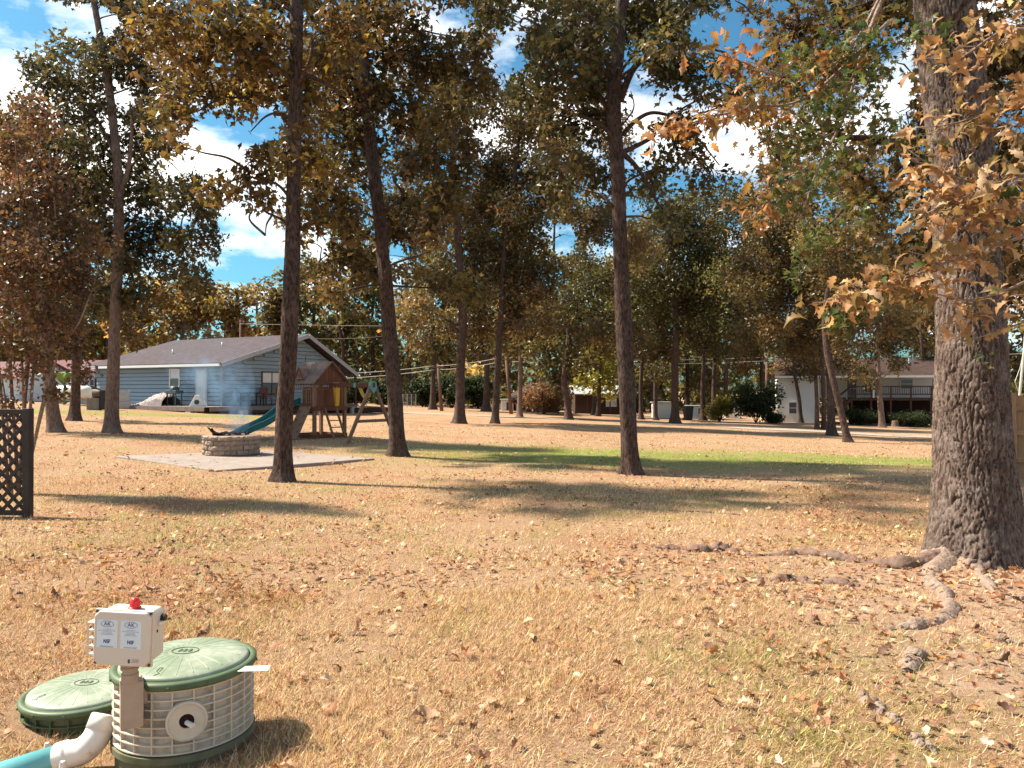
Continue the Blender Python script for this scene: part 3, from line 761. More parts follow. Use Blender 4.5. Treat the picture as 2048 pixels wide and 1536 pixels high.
# --- the pair near the middle and those before the road
make_tree('oak_tree', 'thick oak trunk left of the central pair beyond the lawn', 'oaks before the road', 920, [(921, 740, 0), (925, 620, 0), (916, 480, 0), (906, 340, 0), (908, 240, 0), (910, 170, 0)], gp(920, 847)[1], .255,
          [(850, 300, 62), (930, 250, 66), (900, 190, 50), (1000, 350, 70), (830, 450, 62), (920, 470, 66), (985, 520, 62), (865, 560, 54), (955, 620, 48), (835, 625, 42), (1040, 280, 60), (880, 380, 60), (960, 400, 60), (900, 660, 34), (840, 680, 30), (950, 560, 50)],
          OLIVE, .225, MID, od=.78, n=28, step=.14, fill=FILL.get('t6', []), seed=10, rtop=.12, crown_base=4.5, sig=.23, spread=1.3, extra_limbs=[([(910, 430, 0), (880, 400, -.5), (850, 395, -.8), (825, 420, -1)], .11), ([(907, 400, 0), (930, 350, .3), (960, 320, .4)], .09)])
make_tree('oak_tree', 'oak right of the central pair, its trunk tilting right', 'oaks before the road', 990, [(995, 740, 0), (1003, 610, 0), (1010, 480, 0), (1028, 360, 0), (1040, 260, 0)], gp(990, 847)[1], .185,
          [(1055, 430, 62), (1090, 340, 62), (1110, 250, 54), (1020, 560, 52), (1080, 560, 54), (960, 420, 50), (1100, 640, 42), (1030, 640, 40), (1130, 400, 46), (1050, 500, 56), (1060, 220, 50), (1150, 330, 44), (1000, 690, 30)],
          OLIVE, .225, MID, od=.78, n=28, step=.14, fill=FILL.get('t7', []), seed=11, rtop=.09, crown_base=4.5, sig=.23, spread=1.3)
make_tree('oak_tree', 'olive leaved oak behind the tall dark oak, beside the bin', 'oaks before the road', 1350, [(1350, 720, 0), (1353, 620, 0), (1345, 520, 0), (1340, 430, 0)], gp(1350, 847)[1], .26,
          [(1330, 560, 62), (1400, 600, 66), (1300, 630, 50), (1405, 510, 70), (1350, 450, 60), (1450, 560, 60), (1290, 510, 54), (1440, 640, 44), (1360, 660, 40), (1290, 690, 36), (1470, 470, 54), (1410, 690, 36), (1320, 740, 24)],
          GREENISH, .235, MID, od=.78, n=32, step=.12, fill=FILL.get('t12', []), seed=12, rtop=.12, crown_base=4.0, sig=.3, spread=1.4, bark=M_bark_dark)
make_tree('oak_tree', 'upright oak of the twin trunks left of the raised porch', 'oaks before the road', 1662, [(1661, 790, 0), (1657, 700, 0), (1640, 630, 0), (1600, 590, .2), (1560, 560, .3)], gp(1662, 871)[1], .20,
          [(1560, 560, 70), (1640, 650, 46), (1520, 640, 56), (1600, 500, 66), (1680, 720, 34), (1500, 540, 60), (1700, 640, 46), (1570, 690, 36), (1620, 740, 30), (1540, 460, 60), (1660, 560, 56), (1500, 690, 30)],
          OLIVE, .20, MID, od=.9, n=26, step=.14, fill=FILL.get('t15', []), seed=13, rtop=.09, crown_base=2.6, sig=.24, spread=1.0, extra_limbs=[([(1642, 635, 0), (1600, 605, 0), (1540, 610, 0), (1480, 600, 0)], .07)])
make_tree('oak_tree', 'oak leaning left into its twin beside the raised porch', 'oaks before the road', 1697, [(1680, 815, 0), (1664, 750, 0), (1652, 690, .1), (1650, 620, .2), (1665, 540, .3)], gp(1697, 884)[1], .155,
          [(1690, 560, 54), (1640, 480, 56), (1720, 490, 54), (1700, 690, 30), (1740, 600, 46), (1670, 640, 36)], OLIVE, .19, MID, od=.9, n=24, step=.14, seed=14, rtop=.08, crown_base=2.6, sig=.22)
make_tree('oak_tree', 'thin curved oak in front of the white siding window', 'oaks before the road', 1603, [(1597, 790, 0), (1588, 740, 0), (1590, 700, 0), (1600, 650, 0)], gp(1603, 846)[1], .16,
          [(1590, 700, 36), (1610, 640, 40), (1570, 740, 24), (1540, 670, 40), (1620, 720, 26)], OLIVE, .225, MID, od=.9, n=20, step=.15, seed=15, rtop=.07, crown_base=1.8, sig=.25)
make_tree('oak_tree', 'pale trunk oak standing before the raised porch railing', 'oaks before the road', 1765, [(1760, 800, 0), (1757, 740, 0), (1755, 680, 0), (1760, 600, 0)], gp(1765, 855)[1], .21,
          [(1740, 690, 40), (1790, 680, 42), (1720, 740, 30), (1760, 620, 56), (1800, 730, 22), (1820, 610, 50), (1700, 600, 50), (1740, 760, 18)], OLIVE, .225, MID, od=.85, n=24, step=.12, seed=16, bark=M_bark_pale, rtop=.10, crown_base=1.7, sig=.26)
make_tree('oak_tree', 'slim straight trunk at the right end of the porch', 'oaks before the road', 1852, [(1850, 780, 0), (1846, 720, 0), (1842, 650, 0), (1850, 560, 0)], gp(1852, 852)[1], .14,
          [(1840, 690, 34), (1860, 620, 50), (1810, 650, 40), (1890, 680, 40), (1850, 540, 60)], OLIVE, .225, MID, od=.9, n=20, step=.15, seed=17, rtop=.08, crown_base=3.2, sig=.26)
make_tree('oak_tree', 'thin dark trunk leaning left under the porch railing', 'oaks before the road', 1800, [(1793, 800, 0), (1782, 760, 0), (1776, 700, 0)], gp(1800, 849)[1], .13,
          [(1780, 720, 22), (1765, 700, 30), (1800, 660, 36)], OLIVE, .225, MID, od=.8, n=18, step=.15, seed=18, bark=M_bark_dark, rtop=.07, crown_base=1.9, sig=.22)
for px, lab, w, sd in ((1634, 'first thin trunk beside the white siding corner, left of twin trunks', .13, 19), (1648, 'second thin trunk beside the white siding corner, left of twin trunks', .15, 20)):
    make_tree('oak_tree', lab, 'oaks before the road', px, [(px - 1, 790, 0), (px - 4, 720, 0), (px - 10, 640, 0)], 45 + sd * .1, w, [(px - 10, 700, 26), (px - 30, 640, 36), (px + 20, 620, 36)], OLIVE, .225, MID, od=.8, n=18, step=.15, seed=sd, rtop=.08, crown_base=1.7, sig=.25)
make_tree('oak_tree', 'pale slim trunk standing just left of the cabin', 'oaks before the road', 1039, [(1040, 780, 0), (1041, 720, 0), (1036, 640, 0)], 54, .19,
          [(1060, 690, 36), (1010, 690, 36), (1040, 620, 50), (1090, 660, 40), (990, 640, 40)], GREENISH, .32, FAR, od=.9, n=18, step=.2, seed=21, bark=M_bark_pale, rtop=.10, crown_base=4.5, sig=.32)
make_tree('oak_tree', 'crooked oak growing in front of the cabin porch', 'oaks before the road', 1139, [(1134, 800, 0), (1128, 760, 0), (1134, 700, 0), (1138, 640, 0)], 51, .24,
          [(1110, 740, 36), (1160, 720, 40), (1090, 690, 40), (1140, 660, 50), (1180, 650, 46), (1100, 610, 50), (1170, 590, 50), (1130, 780, 20)], GREENISH, .32, FAR, od=.95, n=20, step=.2, seed=22, rtop=.1, crown_base=2.8, sig=.32)
make_tree('yellow_tree', 'yellow green tree left of the tall dark oak trunk', 'oaks before the road', 1196, [(1198, 790, 0), (1200, 730, 0), (1206, 660, 0)], 60, .18,
          [(1200, 700, 36), (1215, 740, 34), (1180, 760, 26), (1225, 690, 30), (1205, 660, 34), (1220, 780, 24)], YELLOWG, .32, FAR, od=1.1, n=16, step=.25, seed=23, bark=M_bark_dark, rtop=.08, crown_base=2.0, sig=.35)
for i, (px, Y, w, lab) in enumerate([(1282, 56, .16, 'dark trunk hugging the right side of the tall dark oak'), (1311, 55, .15, 'slim grey trunk left of the white trailer'), (1406, 58, .21, 'stout trunk behind the bin and yellow shrub'), (1428, 60, .2, 'dark trunk behind the yellow shrub'), (866, 66, .26, 'grey trunk in the shade left of the leaning pole'), (973, 66, .3, 'broad dim trunk between the central pair'), (1190, 66, .24, 'dark trunk before the low porch shed')]):
    make_tree('oak_tree', lab, 'trees along the road', px, [(px, 770, 0), (px + 2, 690, 0), (px - 3, 610, 0)], Y, w,
              [(px - 20, 690, 30), (px + 25, 700, 30), (px, 640, 44), (px - 40, 620, 40), (px + 40, 600, 40), (px, 560, 50)], [GREENISH, OLIVE][i % 2], .34, FAR, od=1.0, n=16, step=.25, seed=30 + i, bark=[M_bark_dark, M_bark][i % 2], rtop=.1, crown_base=4.0, sig=.36, per=10)

# --- the big oak on the right
bt_base = np.array(gp(1950, 1112)); YB = float(bt_base[1])
big = thing('oak_tree', 'huge near oak with furrowed bark and tan leaf sprays at right edge', 'tree', tuple(bt_base), 0, 'oaks on the lawn')
path = [bt_base + np.array([0, 0, -.15])] + [np.array(at(px, py, YB + d)) for (px, py, d) in ((1948, 960, 0), (1942, 800, 0), (1940, 640, 0), (1935, 480, .05), (1925, 330, .1), (1910, 180, .15), (1896, 40, .2), (1880, -150, .25), (1865, -420, .3))]
V, F, C, rr = trunk_mesh(path, .315, .20, 240, .016, M_bark_big, flare=.48, cell=(.040, .33), depth=.034, seed=2.3)
link('trunk', np_mesh('trunk', V - bt_base, F, M_bark_big, smooth=True), big)
def root_part(pts, rad, m, seed, lift=0.0, sink=.16):
    r = np.random.default_rng(seed)
    G = []
    for (px, py) in pts:
        p = gp(px, py); G.append(np.array((p[0], p[1], p[2] + lift)))
    Cc = catmull(G, 16)
    q = np.linspace(0, 1, len(Cc)); rad = np.interp(q, np.linspace(0, 1, len(rad)), rad)
    rad = rad * (1 + .22 * np.sin(q * 23 + seed) + .15 * np.sin(q * 51 + seed * 2)) 
    Cc[:, :2] += (np.sin(q * 17 + seed)[:, None] * rad[:, None] * .5 + r.normal(0, .01, (len(q), 1))) * np.array([[.7, .7]])
    Cc[:, 2] = gz(Cc[:, 0], Cc[:, 1]) - rad * sink + lift + .25 * rad * np.sin(q * 13 + seed * 3)
    n = 16; Vt, Ft = tube_geo(Cc, rad, n)
    Vt = Vt + r.normal(0, .0016, Vt.shape) + (np.sin(np.arange(len(Vt)) % n * 2.4 + seed)[:, None] * np.repeat(rad, n)[:, None] * .10) * (Vt - np.repeat(Cc, n, axis=0)) / (np.repeat(rad, n)[:, None] + 1e-6)
    mb = MB(); mb.add(Vt - bt_base, Ft); return mb.build('root', m, big, smooth=True)
root_part([(1880, 1120), (1862, 1150), (1880, 1185), (1898, 1215), (1880, 1238), (1830, 1252), (1760, 1258)], [.15, .09, .058, .072, .058, .045, .02], M_root, 1, sink=.34)
root_part([(1900, 1118), (1780, 1132), (1690, 1118), (1600, 1108), (1490, 1112)], [.11, .07, .06, .055, .02], M_root_dark, 2)
root_part([(1450, 1098), (1420, 1102), (1360, 1098), (1300, 1094)], [.055, .06, .05, .02], M_root_dark, 3)
root_part([(1500, 1112), (1470, 1106), (1440, 1094), (1430, 1088)], [.03, .045, .05, .02], M_root_dark, 12)
root_part([(1720, 1172), (1640, 1164), (1570, 1160), (1510, 1156)], [.03, .05, .045, .02], M_root_dark, 4)
root_part([(1930, 1125), (1960, 1150), (1985, 1180), (2020, 1195), (2080, 1200)], [.10, .05, .04, .03, .02], M_root, 5)
root_part([(1815, 1345), (1822, 1325), (1832, 1312), (1850, 1306)], [.028, .052, .046, .02], M_root, 6)
root_part([(1716, 1385), (1740, 1405), (1770, 1425), (1800, 1445)], [.02, .036, .03, .012], M_root, 7)
root_part([(1820, 1470), (1840, 1485), (1870, 1502)], [.015, .032, .018], M_root, 8)
root_part([(1960, 1262), (2000, 1275), (2040, 1290)], [.02, .032, .02], M_root, 9)
root_part([(1975, 1120), (2000, 1128), (2030, 1132)], [.09, .075, .05], M_root, 10)
root_part([(1480, 1030), (1400, 1024), (1340, 1022)], [.014, .022, .01], M_root_dark, 11)

TAN = ([(.50, .30, .155), (.40, .215, .10), (.60, .41, .25), (.30, .175, .075), (.44, .22, .09), (.25, .185, .07)], [4, 3.4, 1.8, 3, 1.2, 2.2])
ORANGE = ([(.34, .155, .06), (.40, .21, .065), (.26, .12, .055), (.22, .13, .05)], [3, 2, 2, 1])
LGREEN = ([(.085, .11, .034), (.125, .15, .042), (.065, .085, .028), (.17, .155, .05), (.22, .14, .05)], [4, 2, 3, 1.4, 1.2])
r_ = np.random.default_rng(5)
near_leaf = []       # (P, R, size, colour, template)
def spray(pts, n, pal, size, spread, limb_r=.014, tmpls=(OAK, OAK_TWIST, OAK_CURL), up=.5, limb=True, t0=.15):
    PP = [np.array(at(px, py, Y)) for (px, py, Y) in pts]; Cc = catmull(PP, 8)
    cl = []
    t = r_.uniform(t0, 1, n); kk = (t * (len(Cc) - 1)).astype(int)
    P = Cc[kk] + r_.normal(0, spread, (n, 3)) * np.array([1, 1, .75])
    Rm = rand_rot(n, up, r_)
    c = palette(n, *pal, .24, r_); s = size * 1.18 * r_.uniform(.45, 1.25, n)
    for i in range(n): near_leaf.append((P[i], Rm[i], s[i], c[i], tmpls[r_.integers(len(tmpls))]))
    if limb:
        mb = MB(); mb.tube(Cc - bt_base, np.linspace(limb_r, limb_r * .25, len(Cc)), 7)
        for i in r_.choice(n, max(4, n // 5), replace=False):
            a = Cc[max(0, kk[i] - 2)]; mb.tube([a - bt_base, (a + P[i]) / 2 - bt_base + r_.normal(0, .02, 3), P[i] - bt_base], [.005, .004, .002], 4, cap=False)
        mb.build('limb', M_root, big, smooth=True)
spray([(2110, 455, 5.7), (1960, 500, 5.6), (1840, 545, 5.5), (1740, 580, 5.4), (1645, 603, 5.3)], 210, TAN, .115, .085)
spray([(2100, 540, 5.4), (2000, 585, 5.4), (1930, 600, 5.4), (1850, 580, 5.4)], 30, TAN, .11, .06, .012)
spray([(2110, 320, 5.1), (2000, 365, 5.1), (1900, 350, 5.1), (1805, 290, 5.2)], 110, TAN, .125, .10)
spray([(2110, 380, 5.0), (1990, 430, 5.0), (1900, 410, 5.1), (1830, 440, 5.2)], 120, TAN, .125, .10)
spray([(2090, 200, 5.2), (2000, 220, 5.3), (1930, 240, 5.4), (1850, 270, 5.5)], 70, TAN, .115, .09)
spray([(2110, 60, 5.3), (2010, 60, 5.4), (1930, 110, 5.5), (1860, 130, 5.6)], 80, TAN, .12, .12)
spray([(2080, 150, 5.2), (2040, 180, 5.2), (2000, 300, 5.2)], 40, TAN, .125, .10, .01)
spray([(1800, -80, 6.2), (1690, 110, 6.1), (1570, 150, 6.0), (1480, 120, 5.9), (1415, 100, 5.9)], 120, ORANGE, .11, .09)
spray([(1780, 40, 6.2), (1620, 190, 6.1), (1500, 215, 6.0), (1400, 240, 5.9), (1300, 272, 5.9)], 130, ORANGE, .11, .09, t0=.35)
spray([(1620, 330, 6.1), (1560, 370, 6.1), (1520, 420, 6.1), (1475, 440, 6.1)], 70, ORANGE, .10, .08, .01)
spray([(1790, -60, 6.3), (1730, 90, 6.2), (1690, 230, 6.1), (1640, 330, 6.1), (1600, 440, 6.1)], 90, LGREEN, .10, .13, .02, tmpls=(STAR, STAR, MID))
spray([(1990, 620, 5.6), (1940, 635, 5.6), (1880, 650, 5.6)], 26, TAN, .10, .06, .008)
spray([(2080, 600, 5.2), (2040, 590, 5.2), (1995, 600, 5.3)], 16, TAN, .10, .05, .008)
spray([(2060, 640, 5.4), (1980, 668, 5.4), (1905, 690, 5.4)], 5, TAN, .09, .03, .007)
spray([(1990, 700, 5.0), (1975, 715, 5.0), (1985, 740, 5.0)], 0 + 5, LGREEN, .05, .03, .004, limb=False)
for (px, py, rp, n) in [(1600, 250, 70, 120), (1650, 330, 66, 130), (1700, 200, 70, 130), (1575, 380, 52, 90), (1760, 110, 70, 130), (1640, 470, 50, 80), (1600, 540, 34, 46), (1780, 260, 46, 70), (1690, 80, 60, 90), (1590, 130, 50, 70), (1680, 640, 36, 76), (1735, 620, 34, 60), (1650, 180, 60, 90), (1720, 420, 46, 60), (1870, 60, 50, 60)]:
    Y = r_.uniform(5.7, 6.7) if py < 600 else 5.9
    c = np.array(at(px, py, Y)); rad = rp / FPX * Y
    for i in range(n):
        d = r_.normal(size=3); d /= np.linalg.norm(d); d *= r_.random() ** .4 * rad
        near_leaf.append((c + d, rand_rot(1, .45, r_)[0], r_.uniform(.055, .095), palette(1, *LGREEN, .2, r_)[0], STAR))
# leafy lobes of the oak itself higher up and behind the sprays
lob = [(a, b, c, rng.uniform(.6, 2.6)) for a, b, c in FILL.get('big', [])] + [(1510, 240, 50, 1.6), (1530, 170, 50, 1.8), (1540, 350, 50, 2.0), (1820, 250, 55, 1.2), (1830, 150, 55, 1.2), (1850, 480, 60, 1.5), (1780, 520, 50, 1.7), (1960, 330, 60, .9), (2020, 300, 60, .9), (1990, 150, 60, .8), (1600, 60, 60, 1.5), (1680, 20, 70, 2), (1780, 10, 70, 1), (2030, 480, 60, 1.5), (2010, 560, 50, 1.6), (1840, 340, 60, 1.4), (1770, 400, 60, 1.6), (2040, 120, 70, 1), (1700, 330, 70, 2), (1560, 300, 50, 1.8), (1500, 20, 50, 1.4), (1900, -150, 140, -1), (1700, -200, 150, 0), (2100, -100, 140, 0), (1880, -400, 170, 0), (2150, 200, 90, .5), (1600, -350, 140, .6), (2200, -350, 140, .2)]
cs = [np.array(at(a, b, YB + d)) for (a, b, c, d) in lob]; rs = [np.array([c / FPX * YB] * 3) for (a, b, c, d) in lob]
cl = foliage('crown', cs, rs, .75, STAR, .10, ([(.10, .085, .03), (.16, .10, .035), (.09, .10, .03), (.24, .14, .05), (.34, .19, .07)], [3, 3, 2, 2, 1]), M_leaf, big, 12, .13, bt_base, True, 301)
grow_limbs(C, rr, cs, cl, 3.6, bt_base, M_bark, big, r_, 12, .35)
# nearest leaves are single parts, the others one mass
near_leaf.sort(key=lambda q: -q[2] / q[0][1])
LP = [leaf_mat('spray_leaf_%s' % nm, .35, .5, .22, base=cc) for nm, cc in (('tan', (.50, .30, .155)), ('russet', (.38, .195, .085)), ('pale', (.60, .41, .25)), ('olive', (.27, .175, .07)), ('green', (.09, .115, .034)))]
LPC = np.array([(.50, .30, .155), (.38, .195, .085), (.60, .41, .25), (.27, .175, .07), (.09, .115, .034)])
single = {}
for i, (P, Rm, s, c, tm) in enumerate(near_leaf[:300]):
    ci = int(np.argmin(((LPC - c) ** 2).sum(1))); key = (ci, id(tm))
    if key not in single: single[key] = np_mesh('leaf', tm[0], tm[1], LP[ci])
    o = link('leaf', single[key], big)
    Mx = Matrix([list(Rm[k]) for k in range(3)]) * float(s)
    o.matrix_basis = Matrix.Translation(Vector(P - bt_base)) @ Mx.to_4x4()
for tm in (OAK, OAK_TWIST, OAK_CURL, STAR, MID):
    L_ = [q for q in near_leaf[300:] if q[4] is tm]
    if not L_: continue
    o = link('leaf_spray', scatter('leaf_spray', tm, np.array([q[0] for q in L_]) - bt_base, np.array([q[1] for q in L_]), np.array([q[2] for q in L_]), np.array([q[3] for q in L_]), M_leaf), big)
    o['kind'] = 'stuff'

# --- crepe myrtle behind the lattice
YM = 11.3; cb = gx(40, YM); cbv = np.array(cb)
cm_ = thing('crepe_myrtle', 'many stemmed shrub tree with small reddish leaves at left edge', 'tree', cb)
for pts, rad in (([(35, 0), (60, 700), (98, 560), (128, 430), (140, 330)], .026), ([(30, 0), (18, 650), (40, 450), (28, 280)], .028), ([(48, 0), (112, 720), (160, 640), (196, 540)], .022), ([(22, 0), (-12, 640), (-40, 450)], .026), ([(42, 0), (76, 650), (110, 480), (96, 300)], .024),
                 ([(50, 0), (95, 770), (150, 740), (190, 735)], .014), ([(38, 0), (45, 740), (30, 560), (70, 400)], .02), ([(28, 0), (8, 780), (-20, 700)], .018)):
    P = [cbv + np.array([(pts[0][0] - 40) / FPX * YM, r_.normal(0, .08), -.05])] + [np.array(at(a, b, YM + r_.normal(0, .25))) for (a, b) in pts[1:]]
    mb = MB(); Cc = catmull(P, 8); mb.tube(Cc - cbv, np.linspace(rad, rad * .3, len(Cc)), 7); mb.build('stem', M_bark_pale if rad > .025 else M_root, cm_, smooth=True)
lob = [(40, 290, 60), (100, 380, 66), (30, 420, 70), (130, 480, 60), (60, 540, 70), (150, 560, 50), (20, 620, 60), (100, 640, 56), (50, 720, 46), (140, 690, 34), (185, 500, 34), (-20, 350, 70), (-30, 520, 70), (10, 500, 66), (160, 745, 24), (110, 780, 22), (70, 230, 40), (-40, 660, 60), (20, 800, 20)]
cs = [np.array(at(a, b, YM + r_.normal(0, .35))) for (a, b, c) in lob]; rs = [np.array([c / FPX * YM] * 3) for (a, b, c) in lob]
foliage('crown', cs, rs, .85, FAR, .075, RUST, M_leaf, cm_, 12, .085, cbv, False, 401, cap=26000)

# --- trees and wood farther off: each its own trunk and crown
def far_tree(label, px, Y, top, bot, hw, pal, seed, dens=1.0, size=.58, bark=None, name='background_tree', group='background trees'):
    r = np.random.default_rng(seed); base = np.array(gx(px, Y)); s = Y / FPX
    root = thing(name, label, 'tree', tuple(base), 0, group)
    path = [base + np.array([0, 0, -.2]), np.array(at(px + r.normal(0, 3), 700, Y)), np.array(at(px + r.normal(0, 6), .6 * bot + .4 * top, Y)), np.array(at(px + r.normal(0, 8), top + 25, Y))]
    V, F, C, rr = trunk_mesh(path, .26, .07, 12, .35, M_bark_dark, depth=.012, seed=seed)
    link('trunk', np_mesh('trunk', V - base, F, bark or M_bark_dark, smooth=True), root)
    n = 11; cs = []; rs = []
    for i in range(n):
        v = (i + .5) / n; py = bot + (top - bot) * v
        w = hw * (.45 + .75 * math.sin(math.pi * min(1, .12 + v * .83))); a = r.uniform(0, 6.28)
        cs.append(np.array(at(px + w * .62 * math.cos(a * 1.0 + i * 2.4), py, Y + w * s * .62 * math.sin(a + i * 2.4)))); rs.append(np.array([w * s * .55, w * s * .55, w * s * .42]))
    pal = ([tuple(k * 1.35 for k in c_) for c_ in pal[0]], pal[1])
    cl = foliage('crown', cs, rs, 1.05 * dens, FAR, size, pal, M_leaf_far, root, 12, .42, base, True, seed + 900, cap=8500)
    for c, cc in zip(cs, cl):
        k = int(np.argmin(np.abs(C[:, 2] - (c[2] - .9))))
        if len(cc): limb_mesh(C[k], .08, c, cc[:5], base, M_bark_dark, r).build('limb', M_bark_dark, root)
    return root
specs = [  # px, Y, top, bot, half width, palette, where
    (290, 82, 560, 690, 60, GOLD, 'gold leaved tree over the left end of the grey roof'), (365, 86, 545, 680, 60, OLIVE, 'olive tree over the middle of the grey roof'), (450, 84, 560, 680, 56, GOLD, 'gold brown tree behind the grey roof ridge'),
    (525, 90, 545, 690, 56, OLIVE, 'olive tree behind the grey roof near its gable'), (630, 92, 470, 740, 70, GREENISH, 'dark green tree behind the gable peak'), (682, 85, 430, 740, 56, DARK, 'tall dark tree behind the playset roof'),
    (745, 88, 480, 780, 56, GREENISH, 'green tree between the playset and the leaning oak'), (820, 84, 380, 790, 62, OLIVE, 'olive tree right of the leaning oak, far back'), (895, 92, 330, 780, 62, GREENISH, 'green tree behind the central pair, left side'),
    (960, 88, 300, 770, 66, OLIVE, 'tall olive tree behind the central pair'), (1040, 90, 320, 770, 66, OLIVE, 'tall olive tree behind the cabin, left side'), (1110, 86, 330, 770, 66, GREENISH, 'tall green tree right behind the cabin'),
    (1175, 90, 370, 780, 60, OLIVE, 'olive tree above the low porch shed'), (1245, 92, 400, 790, 60, GREENISH, 'green tree hidden behind the tall dark oak'), (1305, 86, 420, 800, 60, OLIVE, 'olive tree above the white trailer'),
    (1375, 90, 400, 790, 66, GREENISH, 'green tree above the bin, far back'), (1450, 84, 390, 780, 66, OLIVE, 'olive tree above the yellow shrub'), (1525, 88, 330, 760, 70, OLIVE, 'tall olive tree left of the white house'),
    (1605, 92, 300, 730, 70, GREENISH, 'green tree behind the left part of white house'), (1690, 90, 360, 720, 66, OLIVE, 'olive tree behind the middle of white house'), (1775, 94, 400, 690, 66, GREENISH, 'green tree over the porch roof'),
    (1850, 88, 420, 740, 60, OLIVE, 'olive tree behind the huge oak, left of it'), (1930, 84, 330, 780, 70, GREENISH, 'green tree hidden behind the huge oak'), (2010, 80, 320, 790, 70, OLIVE, 'olive tree behind the wooden fence'), (2085, 78, 300, 800, 70, GREENISH, 'green tree right of the wooden fence'),
    (60, 88, 500, 760, 60, GREENISH, 'green tree behind the metal shed'), (-30, 84, 420, 770, 60, OLIVE, 'olive tree beyond the left edge of the metal shed'), (150, 92, 520, 740, 56, OLIVE, 'olive tree above the red shed roof'), (215, 90, 540, 730, 50, GOLD, 'gold tree right of the red shed roof'),
]
for i, (px, Y, top, bot, hw, pal, lab_) in enumerate(specs): far_tree(lab_, px, Y, top, bot, hw, pal, 500 + i)

# thicket that closes the view behind everything: one mass
r_ = np.random.default_rng(88)
n = 40000; px = r_.uniform(-700, 2700, n); Y = r_.uniform(96, 125, n); xx = (px - 1024) / FPX * Y
h = np.abs(r_.normal(0, 1, n)); hmax = 7.5 + 2.5 * np.sin(px * .013) + 1.8 * np.sin(px * .041 + 2) + 3.0 * (px > 620) * (px < 1700)
zz = gz(xx, Y) + r_.random(n) ** 1.25 * hmax
P = np.stack([xx, Y, zz], 1); P = P[~in_gap(P)]
c = palette(len(P), *GREENISH, .3, r_)
o = link('distant_thicket', scatter('distant_thicket', FAR, P, rand_rot(len(P), .3, r_), r_.uniform(.6, 1.4, len(P)), c, M_leaf_far)); tag(o, 'dark thicket closing the view behind the yards', 'thicket', kind='stuff')

# ---------------------------------------------------------------- the septic covers, control box and pipes in front
M_lidgreen = mat('faded_green_plastic', (.20, .245, .165), .42, .45, c2=(.28, .325, .235), nscale=3, c3=(.43, .44, .36), dscale=6, dlo=.46, dhi=.74, bump=.04, bscale=80)
M_rimgreen = mat('dark_green_plastic', (.065, .10, .045), .5, .4, c2=(.10, .14, .07), nscale=8)
M_oldgreen = mat('weathered_green_riser', (.10, .115, .06), .75, .25, c2=(.17, .16, .10), nscale=7, c3=(.24, .17, .11), dscale=6)
M_riser = mat('stained_beige_riser', (.47, .40, .31), .6, .3, c2=(.60, .52, .42), nscale=5, c3=(.20, .13, .085), dscale=6, dlo=.50, dhi=.72, bump=.1, bscale=60)
M_rib = mat('beige_rib', (.56, .48, .37), .6, .3, c2=(.64, .56, .45), nscale=9, c3=(.30, .21, .14), dscale=10, dlo=.6, dhi=.8)
M_hole = mat('hole_dark', (.03, .014, .012), .9, .1)
M_pvc = mat('white_pvc', (.74, .69, .62), .4, .4, c2=(.80, .77, .72), nscale=6, c3=(.36, .22, .13), dscale=9, dlo=.54, dhi=.70)
M_pvc_blue = mat('turquoise_pipe', (.14, .44, .46), .35, .45, c2=(.19, .50, .51), nscale=4, c3=(.40, .42, .36), dscale=9, dlo=.62, dhi=.8)
M_boxp = mat('cream_enclosure', (.66, .56, .46), .5, .4, c2=(.70, .61, .51), nscale=4, c3=(.52, .40, .30), dscale=6, dlo=.58, dhi=.85)
M_tan = mat('tan_post_sleeve', (.40, .29, .21), .7, .25, c2=(.46, .35, .27), nscale=9, c3=(.30, .19, .13), dscale=6)
M_red = mat('red_beacon', (.72, .012, .018), .18, .6); M_redbase = mat('beacon_base', (.40, .03, .02), .4, .4)
M_label = mat('pale_sticker', (.66, .74, .80), .45, .35, c2=(.72, .78, .82), nscale=9)
M_ink = mat('blue_ink', (.03, .055, .17), .6, .2); M_inkg = mat('grey_ink', (.20, .24, .34), .6, .2); M_inkr = mat('red_ink', (.30, .07, .06), .6, .2)
M_black = mat('black_metal', (.018, .014, .013), .5, .4); M_screw = mat('screw_steel', (.10, .085, .075), .4, .5, metal=.6)
M_paper = mat('white_card', (.82, .80, .77), .6, .3)

def text_mesh(body, size, name='lettering', font_space=1.0, extr=.0004):
    cu = bpy.data.curves.new(name, 'FONT'); cu.body = body; cu.size = size; cu.align_x = 'CENTER'; cu.align_y = 'CENTER'; cu.extrude = extr; cu.space_character = font_space; cu.resolution_u = 3
    ob = bpy.data.objects.new('tmp', cu); COL.objects.link(ob)
    dg = bpy.context.evaluated_depsgraph_get(); me = bpy.data.meshes.new_from_object(ob.evaluated_get(dg))
    bpy.data.objects.remove(ob); bpy.data.curves.remove(cu); me.name = name
    return me

